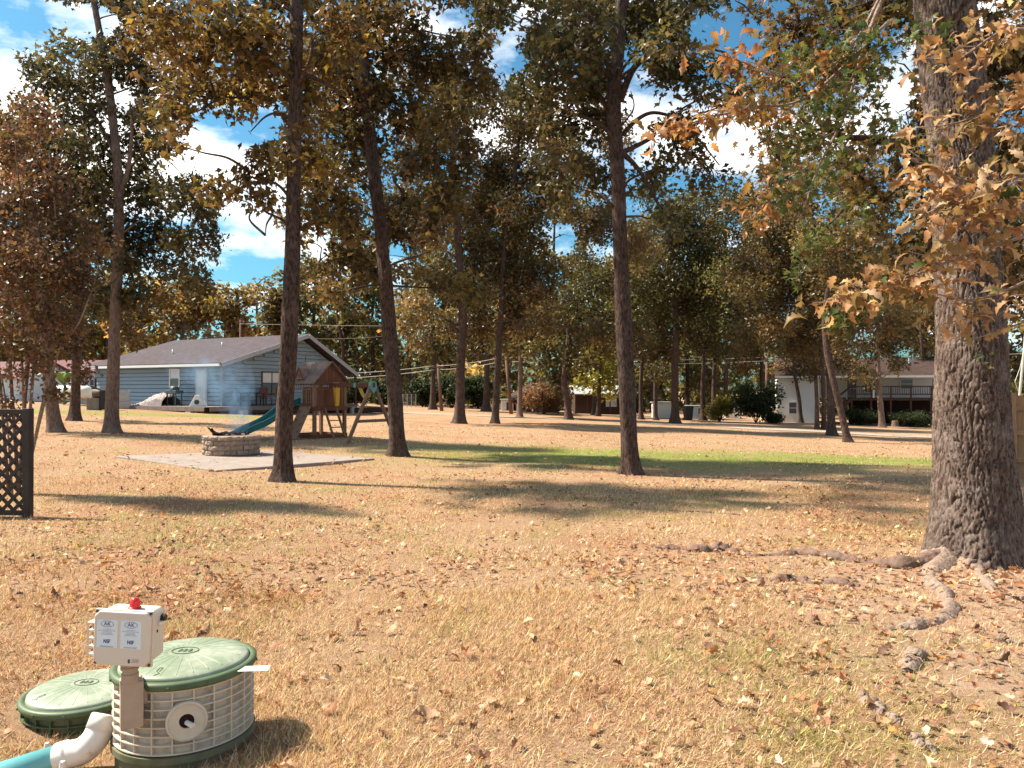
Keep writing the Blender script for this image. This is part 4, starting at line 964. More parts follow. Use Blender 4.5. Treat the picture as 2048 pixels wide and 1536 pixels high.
def riser(name, label, c, rad, z_lid, dome, ring_m, rows, z0, low=None, hub=None, seed=1):
    base = (c[0], c[1], gz1(*c)); root = thing(name, label, 'septic cover', base)
    off = base[2]; z_lid -= off; z0 -= off
    N = 96; rib_m = M_rib if ring_m is M_riser else M_rimgreen
    mb = MB(); mb.lathe([(rad - .022, -.15), (rad - .022, z_lid - .012)], N); body = mb.build('riser_wall', ring_m, root, smooth=True)
    zs = np.linspace(z0, z_lid - .03, rows)
    for z in zs:                                        # hoops
        mb = MB(); mb.lathe([(rad - .023, z - .0035), (rad, z - .0025), (rad, z + .0025), (rad - .023, z + .0035)], N); mb.build('hoop', rib_m, body)
    nv = 22
    for k in range(nv):                                 # upright ribs
        a = 2 * math.pi * (k + .3) / nv; mb = MB()
        zc = (z0 + z_lid - .03) / 2
        mb.box((math.cos(a) * (rad - .013), math.sin(a) * (rad - .013), zc), (.022, .006, z_lid - .03 - z0 + .004), rz=a); mb.build('upright_rib', rib_m, body)
    if low:
        mb = MB(); zl = z0 - .012
        mb.lathe([(rad - .02, -.2), (rad - .012, -.2), (rad - .012, zl - .03), (rad + .006, zl - .028), (rad + .006, zl), (rad - .03, zl + .004)], N)
        mb.build('lower_ring', M_oldgreen, root, smooth=False)
    # lid: rim, groove and shallow dome with radial ribs
    R1 = rad + .010
    mb = MB(); mb.lathe([(R1 - .03, z_lid - .02), (R1 - .002, z_lid - .024), (R1 + .002, z_lid - .018), (R1 + .002, z_lid + .002), (R1 - .010, z_lid + .008), (R1 - .024, z_lid + .009), (R1 - .030, z_lid + .002)], N)
    mb.build('lid_rim', M_rimgreen, root, smooth=True)
    prof = [(R1 - .031, z_lid + .001)] + [((R1 - .033) * math.cos(t), z_lid + .012 + dome * math.sin(t)) for t in np.linspace(0, math.pi / 2 - .02, 14)]
    prof[1] = (R1 - .033, z_lid + .010)
    mb = MB(); mb.lathe(prof, N); mb.add([(0, 0, z_lid + .012 + dome)], []); lid = mb.build('lid', M_lidgreen, root, smooth=True)
    mb = MB(); rr_ = (R1 - .033) * math.cos(math.pi / 2 - .02); mb.lathe([(rr_ + .002, z_lid + .0115 + dome), (.0005, z_lid + .0125 + dome)], 24); mb.build('lid_centre', M_lidgreen, lid, smooth=True)
    for k in range(24):
        a = 2 * math.pi * k / 24; pts = []
        for t in np.linspace(.42, 1.30, 7):
            r_t = (R1 - .033) * math.cos(t); pts.append((r_t * math.cos(a), r_t * math.sin(a), z_lid + .012 + dome * math.sin(t) - .0010))
        mb = MB(); mb.tube(pts, [.0022] * 7, 6); mb.build('lid_rib', M_lidgreen, lid, smooth=True)
    mb = MB()
    for k in range(30):
        a = 2 * math.pi * k / 30; b = 2 * math.pi * (k + 1) / 30
        mb.beam((.06 * math.cos(a), .045 * math.sin(a), z_lid + .0125 + dome * .985), (.06 * math.cos(b), .045 * math.sin(b), z_lid + .0125 + dome * .985), .004, .004)
    for xk in (-.022, 0, .024): mb.box((xk, 0, z_lid + .0135 + dome * .99), (.012, .03, .004))
    mb.build('lid_emblem', M_rimgreen, lid)
    t = .62; r_t = (R1 - .033) * math.cos(t); zt = z_lid + .012 + dome * math.sin(t)
    sl = dome * math.cos(t) / ((R1 - .033) * math.sin(t))
    mb = MB(); aa = -1.66 if hub else -2.3
    def onlid(u, v):    # u across, v outward
        r2 = r_t + v; tt = math.acos(min(1, r2 / (R1 - .033))); z2 = z_lid + .0128 + dome * math.sin(tt)
        ca, sa = math.cos(aa), math.sin(aa); return (r2 * ca - u * sa, r2 * sa + u * ca, z2)
    mb.beam(onlid(-.010, -.03), onlid(-.010, .0), .003, .002); mb.beam(onlid(.004, -.03), onlid(.004, .0), .003, .002); mb.beam(onlid(-.010, -.03), onlid(.004, -.03), .003, .002)
    mb.beam(onlid(-.003, .004), onlid(.012, .016), .003, .002); mb.beam(onlid(.012, .016), onlid(-.006, .03), .003, .002)
    mb.build('lid_arrow', M_rimgreen, lid)
    for k in range(12):
        a = 2 * math.pi * (k + .35) / 12; mb = MB(); M = Matrix.Rotation(a, 3, 'Z') @ Matrix.Rotation(R(90), 3, 'Y')
        mb.lathe([(.0001, .006), (.007, .006), (.008, 0), (.008, -.012)], 10, c=(math.cos(a) * (R1 + .002), math.sin(a) * (R1 + .002), z_lid - .012), M=M); mb.build('lid_screw', M_rimgreen, root)
    return root, off

big_r, off = riser('septic_riser', 'tall ribbed beige riser with domed green lid beside control box', (-1.517, 3.60), .303, .338, .036, M_riser, 8, .040, low=True, hub=True)
# round port plate with a hole and a pipe end
a = math.atan2(-3.60, 1.517) + .02; ca, sa = math.cos(a), math.sin(a)
hub = MB(); M = Matrix.Rotation(a, 3, 'Z') @ Matrix.Rotation(R(90), 3, 'Y'); hc = (ca * .293, sa * .293, .180 - off)
hub.lathe([(.084, -.01), (.084, .022), (.076, .026), (.073, .020), (.031, .019), (.030, .013)], 48, c=hc, M=M)
hub = hub.build('port_plate', M_rib, big_r, smooth=False)
mb = MB(); mb.lathe([(.0305, .0135), (.0005, .0133)], 32, c=hc, M=M); mb.build('port_hole', M_hole, hub)
mb = MB(); c0 = Vector(hc); d0 = (Vector((ca, sa, 0)) + Vector((-sa, ca, 0)) * .5).normalized(); s0 = c0 + Vector((ca, sa, 0)) * .013 + Vector((0, 0, -.008))
mb.tube([s0, s0 + d0 * .055], .0105, 16, cap=False); mb.tube([s0 + d0 * .055, s0 + d0 * .056, s0 + d0 * .02], [.0105, .007, .007], 16, cap=False)
mb.build('pipe_end', M_pvc, hub, smooth=True)
small_r, _ = riser('septic_riser', 'low green riser cover sunk in the lawn left of control box', (-2.25, 4.10), .298, .004, .034, M_oldgreen, 3, -.105)

# control box on its post
CB = (-1.503, 3.0); cb_g = gz1(*CB)
ctl = thing('control_box', 'cream control box with red beacon and two pale stickers on a post', 'control box', (-1.603, 3.2, -.107), R(-3)); ctl.scale = (1.067, 1.067, 1.067); cb_g = 0.0
TB = Matrix.Rotation(R(2.2), 3, 'Y')                # the box leans a touch to the right
zc = .637 - cb_g
def tb(p): return TB @ (Vector(p) - Vector((0, 0, zc))) + Vector((0, 0, zc))
def oct_prism(mb, w, h, ch, y0, y1, mi=0):
    pl = [(-w + ch, -h), (w - ch, -h), (w, -h + ch), (w, h - ch), (w - ch, h), (-w + ch, h), (-w, h - ch), (-w, -h + ch)]
    V = [tb((x, y0, zc + z)) for x, z in pl] + [tb((x, y1, zc + z)) for x, z in pl]
    mb.add(V, [tuple(range(8)), tuple(range(15, 7, -1))] + [(i + 8, (i + 1) % 8 + 8, (i + 1) % 8, i) for i in range(8)], mi)
mb = MB(); oct_prism(mb, .108, .100, .018, .006, .105); mb.build('housing', M_boxp, ctl, bevel=.006, seg=3)
mb = MB(); oct_prism(mb, .1155, .108, .003, -.002, .010); face = mb.build('cover_flange', M_boxp, ctl, bevel=.004, seg=3)
mb = MB(); oct_prism(mb, .112, .104, .020, -.016, -.001); cover = mb.build('cover', M_boxp, ctl, bevel=.005, seg=3)
for sx_ in (-1, 1):
    for sz in (-1, 1):
        mb = MB(); mb.lathe([(.0005, 0.0), (.0055, 0), (.0055, .006)], 12, c=tb((sx_ * .1065, -.0065, zc + sz * .099)), M=TB @ Matrix.Rotation(R(-90), 3, 'X')); mb.build('corner_screw', M_screw, ctl)
def on_face(me, x, z, name, m, parent, y=-.0178):
    me.materials.clear(); me.materials.append(m); o = link(name, me, parent)
    o.matrix_basis = Matrix.Translation(tb((x, y, zc + z))) @ TB.to_4x4() @ Matrix.Rotation(R(90), 4, 'X'); return o
for sx_ in (-.047, .047 - .0):
    st = MB(); st.box(tb((sx_ - .010, -.0166, zc + .018)), (.082, .0012, .108), M=TB); st = st.build('sticker', M_label, cover)
    X0 = sx_ - .010
    on_face(text_mesh('AK', .021, extr=.0003), X0, .056, 'lettering', M_ink, cover)
    mb = MB()
    for k in range(28):
        a1, a2 = 2 * math.pi * k / 28, 2 * math.pi * (k + 1) / 28
        mb.beam(tb((X0 + .025 * math.cos(a1), -.0176, zc + .056 + .0115 * math.sin(a1))), tb((X0 + .025 * math.cos(a2), -.0176, zc + .056 + .0115 * math.sin(a2))), .0008, .0011)
    mb.build('oval_logo', M_ink, cover)
    o = on_face(text_mesh('NSF', .0165, font_space=.95, extr=.0003), X0, -.011, 'lettering', M_ink, cover); o.scale = (1.0, 1.25, 1)
    o2 = on_face(text_mesh('NSF', .0165, font_space=.95, extr=.0003), X0 + .0007, -.011, 'lettering', M_ink, cover); o2.scale = (1.0, 1.25, 1)
    for (zz_, w_) in ((.036, .034), (.0305, .070), (.0255, .030), (.0205, .042), (.0155, .050), (-.0295, .054), (-.0325, .050)):
        mb = MB(); x_ = -w_ / 2
        while x_ < w_ / 2 - .003:
            l_ = random.uniform(.004, .011); l_ = min(l_, w_ / 2 - x_); mb.box(tb((X0 + x_ + l_ / 2, -.0176, zc + zz_)), (l_, .0006, .0012), M=TB); x_ += l_ + .0016
        mb.build('fine_print', M_inkg, cover)
mb = MB(); mb.box(tb((.056, -.0166, zc - .083)), (.042, .001, .017), M=TB); mb.build('maker_plate', M_boxp, cover)
mb = MB(); mb.box(tb((.0335, -.0174, zc - .083)), (.008, .001, .015), M=TB); mb.build('maker_mark', M_ink, cover)
mb = MB(); mb.box(tb((.058, -.0174, zc - .0765)), (.028, .0008, .0016), M=TB); mb.box(tb((.060, -.0174, zc - .082)), (.026, .0008, .001), M=TB); mb.box(tb((.056, -.0174, zc - .086)), (.03, .0008, .001), M=TB); mb.build('maker_print', M_inkr, cover)
bc = tb((.012, .050, zc + .100))
mb = MB(); mb.lathe([(.0005, 0), (.024, 0), (.024, .006), (.0205, .009)], 28, c=bc, M=TB); mb.build('beacon_base', M_redbase, ctl, smooth=False)
mb = MB(); mb.lathe([(.0200, .008), (.0192, .022), (.0165, .033), (.0118, .040), (.006, .0435), (.0005, .0445)], 28, c=bc, M=TB); mb.build('beacon', M_red, ctl, smooth=True)
# switch and clip on the right flank
mb = MB(); mb.lathe([(.0005, .016), (.013, .016), (.015, .004), (.015, 0)], 18, c=tb((.108, .080, zc + .062)), M=TB @ Matrix.Rotation(R(90), 3, 'Y')); mb.build('alarm_switch', M_black, ctl)
mb = MB(); mb.box(tb((.112, .062, zc + .045)), (.012, .03, .014), M=TB); mb.build('latch', M_pvc, ctl, bevel=.003)
mb = MB(); mb.box(tb((.109, .045, zc + .018)), (.004, .006, .010), M=TB); mb.build('side_mark', M_black, ctl)
# ribbed air vent behind the left flank
vent = MB(); vent.box((-.122, .045, zc - .008), (.030, .05, .128)); vent = vent.build('air_vent', M_tan, ctl)
for k in range(5):
    mb = MB(); mb.box((-.128, .040, zc - .070 + k * .031), (.040, .075, .006)); mb.build('vent_fin', M_boxp, vent)
for yy in (.006, .074):
    mb = MB(); mb.box((-.1465, yy, zc - .008), (.005, .006, .128)); mb.build('vent_bar', M_boxp, vent)
# conduit collars and sleeve
zt = zc - .108
mb = MB(); mb.lathe([(.029, 0), (.029, -.026), (.033, -.026), (.033, -.036), (.028, -.036), (.028, -.052), (.032, -.052), (.032, -.085), (.0005, -.085)], 28, c=(-.005, .055, zt + .004)); mb.build('conduit_collar', M_tan, ctl, smooth=False)
mb = MB(); mb.box((-.035, .055, zt - .025), (.012, .02, .022)); mb.build('conduit_clip', M_pvc, ctl, bevel=.002)
mb = MB(); mb.box((-.010, .075, zt - .170), (.082, .085, .180), rz=R(32)); sl = mb.build('post_sleeve', M_tan, ctl, bevel=.003)
mb = MB(); mb.box((-.010, .075, zt - .077), (.070, .07, .006), rz=R(32)); mb.build('sleeve_cap', M_tan, sl, bevel=.002)
mb = MB(); mb.box((.012, .13, zt - .15), (.05, .10, .06), rz=R(10)); mb.build('mount_bracket', M_tan, ctl, bevel=.002)

# white elbow and turquoise pipe, two pipe stubs, white card
YP = 3.44
e0 = thing('drain_pipe', 'white capped pipe elbow running into a turquoise pipe', 'pipe', tuple(gx(150, YP)))
eb = Vector(e0.location)
mb = MB(); p = [at(218, 1436, 3.52), at(212, 1452, 3.51)]
cap_c = at(214, 1430, 3.50); ax = (at(218, 1425, 3.53) - at(190, 1497, 3.46)).normalized(); Mq = ax.to_track_quat('Z', 'Y').to_matrix()
mb.lathe([(.0005, .008), (.055, .006), (.062, 0), (.063, -.06), (.058, -.06), (.058, -.075)], 40, c=cap_c - eb, M=Mq); cap_ = mb.build('pipe_cap', M_pvc, e0, smooth=True)
o = link('handwriting', MB().tube([cap_c - eb + Mq @ Vector((x_, y_, .0088)) for x_, y_ in ((-.02, .0), (-.012, .018), (-.004, -.008), (.006, .016), (.012, -.01), (.022, .008))], .0011, 5).mesh('handwriting', M_inkg), cap_)
path_ = catmull([cap_c - ax * .05, cap_c - ax * .10 + Vector((-.012, 0, -.004)), at(168, 1499, 3.45), at(140, 1507, 3.44)], 10)
mb = MB(); mb.tube([q - np.array(eb) for q in path_], .0585, 32, cap=False); mb.build('pipe_elbow', M_pvc, e0, smooth=True)
dpi = (at(95, 1521, 3.43) - at(140, 1507, 3.44)).normalized()
mb = MB(); c1 = at(140, 1507, 3.44); mb.tube([c1 + dpi * -.01 - eb, c1 + dpi * .0 - eb, c1 + dpi * .045 - eb, c1 + dpi * .046 - eb], [.058, .064, .064, .059], 36, cap=False); mb.build('pipe_collar', M_pvc, e0, smooth=False)
mb = MB(); mb.tube([c1 + dpi * .03 - eb, c1 + dpi * .9 - eb], .0575, 36); mb.build('turquoise_pipe', M_pvc_blue, e0, smooth=True)
def stub(px, py, Y, tilt, lab, L=.09, rad=.013):
    top = at(px, py, Y); g = gz1(top[0], top[1]); root = thing('pipe_stub', lab, 'pipe', (top[0], top[1], g), 0, 'thin pipe stubs in the soil')
    t_ = Vector((0, 0, top[2] - g)); d_ = Vector(tilt).normalized(); b_ = t_ - d_ * (top[2] - g + .05) / d_[2]
    mb = MB(); mb.tube([b_, t_], rad, 18, cap=False); mb.tube([t_, t_ + d_ * .0005, t_ - d_ * .03], [rad, rad * .7, rad * .7], 18, cap=True); mb.build('pipe_wall', M_pvc, root, smooth=True)
stub(98, 1484, 3.60, (.15, .05, 1), 'thin white pipe stub behind the turquoise pipe')
stub(129, 1521, 3.26, (.12, -.05, 1), 'thin white pipe stub in front of the turquoise pipe')
card = thing('white_card', 'white card strip poking out under the green lid', 'card', (-1.165, 3.50, .338))
M_ = Matrix.Rotation(R(4), 3, 'Z') @ Matrix.Rotation(R(3), 3, 'X')
MB().box((0, 0, 0), (.135, .055, .0018), M=M_).build('card_sheet', M_paper, card)
MB().box((-.02, -.005, .0012), (.03, .003, .0004), M=M_).build('card_print', M_inkg, card)

# ---------------------------------------------------------------- lattice panel, fence and mast at the edges
M_lat = mat('black_lattice', (.028, .02, .018), .6, .3, c2=(.045, .034, .03), nscale=12)
Lb = gp(57, 1034)
lat = thing('lattice_screen', 'black diagonal lattice screen panel at the left edge', 'screen', tuple(Lb), R(-6))
W_, H_ = 1.25, 1.30
MB().box((0, 0, H_ / 2), (.085, .085, H_ + .02)).build('post', M_lat, lat, bevel=.006)
MB().box((-W_ / 2 - .043, 0, H_ - .03), (W_, .05, .06)).build('top_rail', M_lat, lat, bevel=.004)
MB().box((-W_ / 2 - .043, 0, .05), (W_, .05, .06)).build('bottom_rail', M_lat, lat, bevel=.004)
sp_ = .105
for layer, sgn in ((0, 1), (1, -1)):
    for k in range(-14, 26):
        c0 = -1.6 + k * sp_ * 1.414 / 1.0
        # line x = c0 + sgn*z, clipped to the panel
        pts = []
        for z in np.linspace(.08, H_ - .06, 80):
            x = c0 + sgn * z
            if -W_ - .04 < x < -.045: pts.append((x, z))
        if len(pts) < 3: continue
        MB().beam((pts[0][0], -.008 + layer * .012, pts[0][1]), (pts[-1][0], -.008 + layer * .012, pts[-1][1]), .010, .042, up=(-sgn, 0, 1)).build('lattice_slat', M_lat, lat)
M_fence = mat('brown_fence_board', (.33, .18, .095), .8, .2, c2=(.42, .25, .14), nscale=8, stretch=(6, 6, .6), vary=.15, bump=.3)
fb = Vector((9.62, 15.1, gz1(9.62, 15.1)))
fen = thing('wooden_fence', 'brown picket fence seen from behind at the right edge', 'fence', tuple(fb), R(-12))
for k in range(20):
    x = k * .145
    mb = MB(); h = 1.62 + .012 * math.sin(k * 5.1)
    mb.add([(x - .067, .03, -.05), (x + .067, .03, -.05), (x + .067, .03, h - .05), (x + .035, .03, h), (x - .035, .03, h), (x - .067, .03, h - .05)] + [(x - .067, .048, -.05), (x + .067, .048, -.05), (x + .067, .048, h - .05), (x + .035, .048, h), (x - .035, .048, h), (x - .067, .048, h - .05)],
           [(0, 1, 2, 3, 4, 5), (11, 10, 9, 8, 7, 6)] + [(i, i + 6, (i + 1) % 6 + 6, (i + 1) % 6) for i in range(6)])
    mb.build('picket', M_fence, fen)
for z in (.35, .88, 1.36): MB().box((1.4, 0.008, z), (2.95, .04, .09)).build('rail', M_fence, fen, bevel=.004)
for x in (.12, 2.4): MB().box((x, -.06, .8), (.09, .09, 1.7)).build('post', M_fence, fen, bevel=.005)
M_galv = mat('galvanised', (.62, .58, .52), .4, .5, metal=.3)
mc = at(2036, 806, 22); mg = gz1(mc[0], 22); mast = thing('metal_mast', 'thin pale mast with loose wire behind the wooden fence', 'mast', (mc[0], 22, mg))
MB().tube([(0, 0, -.1), (.02, 0, mc[2] - mg), (.22, 0, 3.1 - mg), (.30, 0, 4.0 - mg)], .035, 10).build('pole', M_galv, mast, smooth=True)
MB().tube([(.22, -.03, 3.0 - mg), (.02, -.06, 2.2 - mg), (-.12, -.05, 1.8 - mg), (.0, -.04, 1.5 - mg)], .008, 6).build('wire', M_galv, mast)

# ---------------------------------------------------------------- slab, fire pit, log, smoke
M_conc = mat('concrete_slab', (.25, .205, .18), .9, .15, c2=(.33, .275, .24), nscale=4, c3=(.34, .25, .19), dscale=1.6, bump=.2, bscale=80)
M_stone = mat('tumbled_block', (.27, .195, .15), .95, .1, c2=(.40, .31, .245), nscale=12, c3=(.17, .115, .085), dscale=9, bump=.9, bscale=26, vary=.16)
M_char = mat('charred_wood', (.02, .014, .012), .95, .1, c2=(.05, .035, .03), nscale=14, bump=.8, bscale=30); M_ash = mat('ash_bed', (.06, .045, .038), 1, .05, c2=(.16, .12, .10), nscale=16, bump=.9, bscale=30)
sl_pts = [gp(228, 915), gp(432, 944), gp(748, 920), gp(540, 903)]
sc_ = sum(sl_pts, Vector()) / 4
slab = thing('concrete_slab', 'pale concrete slab under the round fire pit', 'slab', tuple(sc_))
def slab_z(x, y): return .035 + np.dot(SLP, (x - sc_.x, y - sc_.y, 1)) - sc_.z
SLP = np.linalg.lstsq(np.array([(p.x - sc_.x, p.y - sc_.y, 1) for p in sl_pts]), np.array([p.z for p in sl_pts]), rcond=None)[0]
poly = []
for i in range(4):
    a, b = sl_pts[i], sl_pts[(i + 1) % 4]
    for t in np.linspace(0, 1, 9)[:-1]: p = a.lerp(b, t); poly.append((p.x + random.gauss(0, .015), p.y + random.gauss(0, .015)))
nP = len(poly); mb = MB(); mb.add([(x - sc_.x, y - sc_.y, slab_z(x, y) - .15) for x, y in poly] + [(x - sc_.x, y - sc_.y, slab_z(x, y)) for x, y in poly], [tuple(range(nP - 1, -1, -1)), tuple(range(nP, 2 * nP))] + [(i, (i + 1) % nP, nP + (i + 1) % nP, nP + i) for i in range(nP)]); mb.build('slab_top', M_conc, slab, bevel=.012)
ztop = sc_.z + slab_z(gp(463, 913).x, gp(463, 913).y)
fpc = gp(463, 913); fz = ztop + .002; FPX_, FPY_ = fpc.x, fpc.y
pit = thing('fire_pit', 'round fire pit of tan stone blocks on the slab', 'fire pit', (FPX_, FPY_, fz))
def block_mesh(r0, r1, da, h, seed):
    """rough faced wedge: the outer face is a broken surface"""
    r = np.random.default_rng(seed); nu, nv = 7, 5; V = []; F = []
    for j in range(nv):
        for i in range(nu):
            a = (i / (nu - 1) - .5) * da; z = h * j / (nv - 1); e = min(i, nu - 1 - i, j * 1.2, (nv - 1 - j) * 1.2)
            rr = r1 + (.018 + r.normal(0, .008) if e >= 1 else -.004 + r.normal(0, .003)); V.append((rr * math.cos(a), rr * math.sin(a), z))
    for j in range(nv - 1):
        for i in range(nu - 1): F.append((j * nu + i, j * nu + i + 1, (j + 1) * nu + i + 1, (j + 1) * nu + i))
    b = len(V); V += [(r0 * math.cos(s * da / 2 * 1), r0 * math.sin(s * da / 2), z) for z in (0, h) for s in (-1, 1)]
    top = [(nv - 1) * nu + i for i in range(nu)]; bot = list(range(nu))
    F += [tuple(top + [b + 3, b + 2]), tuple(bot[::-1] + [b, b + 1]), (b + 1, b, b + 2, b + 3)]
    F += [tuple([j * nu for j in range(nv)][::-1] + [b, b + 2][:1] + [b + 2][:1])] if False else []
    F += [tuple([j * nu for j in range(nv - 1, -1, -1)] + [b, b + 2]), tuple([j * nu + nu - 1 for j in range(nv)] + [b + 3, b + 1])]
    mb = MB(); mb.v = V; mb.f = F; mb.mi = [0] * len(F); return mb.mesh('stone_block', M_stone)
nb, rows_ = 14, 4; PR = .615
hs = [.118, .118, .118, .095]
bm_ = [block_mesh(PR - .19, PR, 2 * math.pi / nb * .975, .114, 60 + k) for k in range(6)]; cap_m = [block_mesh(PR - .21, PR + .022, 2 * math.pi / nb * .98, .092, 80 + k) for k in range(4)]
z = 0
for j in range(rows_):
    for k in range(nb):
        o = link('stone_block', (bm_[(k * 5 + j * 3) % 6] if j < 3 else cap_m[(k * 3) % 4]), pit)
        o.location = (random.gauss(0, .005), random.gauss(0, .005), z); o.rotation_euler = (0, 0, 2 * math.pi * (k + .5 * (j % 2) + .22) / nb + random.gauss(0, .008))
    z += hs[j]
mb = MB(); mb.lathe([(PR - .17, .02), (PR - .17, .38), (.30, .42), (.12, .47), (.001, .48)], 30); mb.build('ash_bed', M_ash, pit, smooth=False)
for k in range(26):
    a, rr = random.random() * 6.28, random.uniform(.05, .42); s = random.uniform(.02, .055); mb = MB()
    mb.box((rr * math.cos(a), rr * math.sin(a), .46 + random.random() * .04), (s * 2, s, s), M=Matrix.Rotation(random.random() * 3, 3, 'Z') @ Matrix.Rotation(random.random(), 3, 'X')); mb.build('charcoal', M_char, pit, bevel=.006)
lg = thing('charred_log', 'charred log end sticking up from the fire pit', 'log', (FPX_ - .22, FPY_, fz + .44))
V_, F_ = tube_geo(catmull([(-.22, -.10, .16), (-.14, -.08, .05), (.02, -.03, .03), (.32, .08, .04)], 5), np.linspace(.03, .055, 16), 8); V_ = np.array(V_) + np.random.default_rng(3).normal(0, .006, V_.shape)
MB().add(V_, F_).build('log_shaft', M_char, lg)
MB().add([(-.30, -.12, .19), (-.18, -.10, .04), (-.08, -.07, .05), (-.30, -.08, .20), (-.18, -.05, .05), (-.08, -.03, .06)], [(0, 1, 2), (5, 4, 3), (0, 3, 4, 1), (1, 4, 5, 2), (2, 5, 3, 0)]).build('log_splinter', M_char, lg)

def smoke_mat():
    m = bpy.data.materials.new('thin_smoke'); m.use_nodes = True; N, L = m.node_tree.nodes, m.node_tree.links
    N.remove(N['Principled BSDF']); v = N.new('ShaderNodeVolumePrincipled'); v.inputs['Color'].default_value = (.36, .60, .92, 1); v.inputs['Anisotropy'].default_value = .35
    t = N.new('ShaderNodeTexCoord'); mp_ = N.new('ShaderNodeMapping'); mp_.inputs['Scale'].default_value = (1.5, 1.5, .8); L.new(t.outputs['Object'], mp_.inputs['Vector'])
    nz = N.new('ShaderNodeTexNoise'); nz.inputs['Scale'].default_value = 2.2; nz.inputs['Detail'].default_value = 4; nz.inputs['Distortion'].default_value = 1.2; L.new(mp_.outputs['Vector'], nz.inputs['Vector'])
    mr = N.new('ShaderNodeMapRange'); mr.inputs['From Min'].default_value = .44; mr.inputs['From Max'].default_value = .72; mr.inputs['To Min'].default_value = 0; mr.inputs['To Max'].default_value = 1.3
    L.new(nz.outputs['Fac'], mr.inputs['Value'])
    sx_ = N.new('ShaderNodeSeparateXYZ'); L.new(t.outputs['Object'], sx_.inputs[0])
    fo = N.new('ShaderNodeMapRange'); fo.inputs['From Min'].default_value = .0; fo.inputs['From Max'].default_value = 1.9; fo.inputs['To Min'].default_value = 1.5; fo.inputs['To Max'].default_value = 0.05
    L.new(sx_.outputs['Z'], fo.inputs['Value'])
    mu = N.new('ShaderNodeMath'); mu.operation = 'MULTIPLY'; L.new(mr.outputs['Result'], mu.inputs[0]); L.new(fo.outputs['Result'], mu.inputs[1]); L.new(mu.outputs[0], v.inputs['Density'])
    L.new(v.outputs['Volume'], N['Material Output'].inputs['Volume']); return m
M_smoke = smoke_mat()
pl = catmull([(0.15, 0, -.02), (.12, .05, .35), (.0, .2, .8), (-.25, .5, 1.3), (-.8, .9, 1.7), (-1.6, 1.3, 2.1)], 6)
smk = link('smoke', MB().add(*tube_geo(pl, np.linspace(.22, .85, len(pl)), 16)).mesh('smoke', M_smoke, True)); smk.location = (FPX_, FPY_, fz + .50); tag(smk, 'thin blue smoke rising from the fire pit', 'smoke', kind='stuff')

# ---------------------------------------------------------------- wooden playset
M_play = mat('redwood_boards', (.13, .05, .03), .8, .2, c2=(.18, .078, .048), nscale=6, stretch=(5, 5, .5), vary=.18); M_play2 = mat('weathered_play_post', (.19, .105, .07), .85, .2, c2=(.25, .15, .105), nscale=8, stretch=(5, 5, .6))
M_shing = mat('play_roof_board', (.17, .11, .09), .9, .15, c2=(.24, .165, .14), nscale=8, vary=.15); M_slide = mat('teal_slide', (.012, .13, .135), .3, .5, c2=(.02, .17, .17), nscale=3)
M_yel = mat('yellow_swing', (.62, .36, .02), .45, .4); M_rope = mat('rope', (.42, .32, .20), .9, .1); M_teal = mat('teal_bracket', (.10, .30, .29), .5, .4); M_pgrn = mat('green_panel', (.06, .11, .085), .5, .3); M_stone2 = mat('rock_hold', (.08, .07, .07), .6, .3)
C0 = gp(629, 877); ang = R(52); play = thing('playset', 'wooden playset tower with teal slide and swing beam', 'playset', tuple(C0), ang)
S = 1.18; pd = .92; pw = 1.72      # tower side, deck height, eave height; x along the right face, y along the left face
for (x, y) in ((0, 0), (S, 0), (0, S), (S, S)): MB().box((x, y, pw / 2 - .05), (.10, .10, pw + .1)).build('post', M_play2, play, bevel=.006)
for (a, b) in (((0, 0), (S, 0)), ((0, 0), (0, S)), ((S, 0), (S, S)), ((0, S), (S, S))):
    d = (Vector((*b, 0)) - Vector((*a, 0))); o_ = Vector((d.y, -d.x, 0)).normalized() * .065
    if a == (0, 0) and b == (0, S): o_ = -o_
    if a == (0, S): o_ = -o_
    A, B = Vector((*a, 0)) + o_, Vector((*b, 0)) + o_; e = d.normalized() * .05
    for z, h in ((pd, .13), (.06, .12), (pw, .10)): MB().beam(A - e + Vector((0, 0, z)), B + e + Vector((0, 0, z)), .035, h).build('beam', M_play, play, bevel=.003)
for k in range(8): MB().box((S / 2, S * (k + .5) / 8, pd + .08), (S - .12, S / 8 - .01, .03)).build('deck_board', M_play, play)
nbd = 11
for k in range(nbd):   # right face, closed with upright boards
    x = .07 + (S - .14) * (k + .5) / nbd; MB().box((x, -.03, pd + .37), ((S - .14) / nbd - .008, .02, .60)).build('wall_board', M_play, play)
for k in range(5):     # left face, boards near the corner, then the opening
    y = .07 + (S - .14) * (k + .5) / nbd; MB().box((-.03, y, pd + .37), (.02, (S - .14) / nbd - .008, .60)).build('wall_board', M_play, play)
for k in range(nbd): MB().box((S + .03, .07 + (S - .14) * (k + .5) / nbd, pd + .37), (.02, (S - .14) / nbd - .008, .60)).build('wall_board', M_play, play)
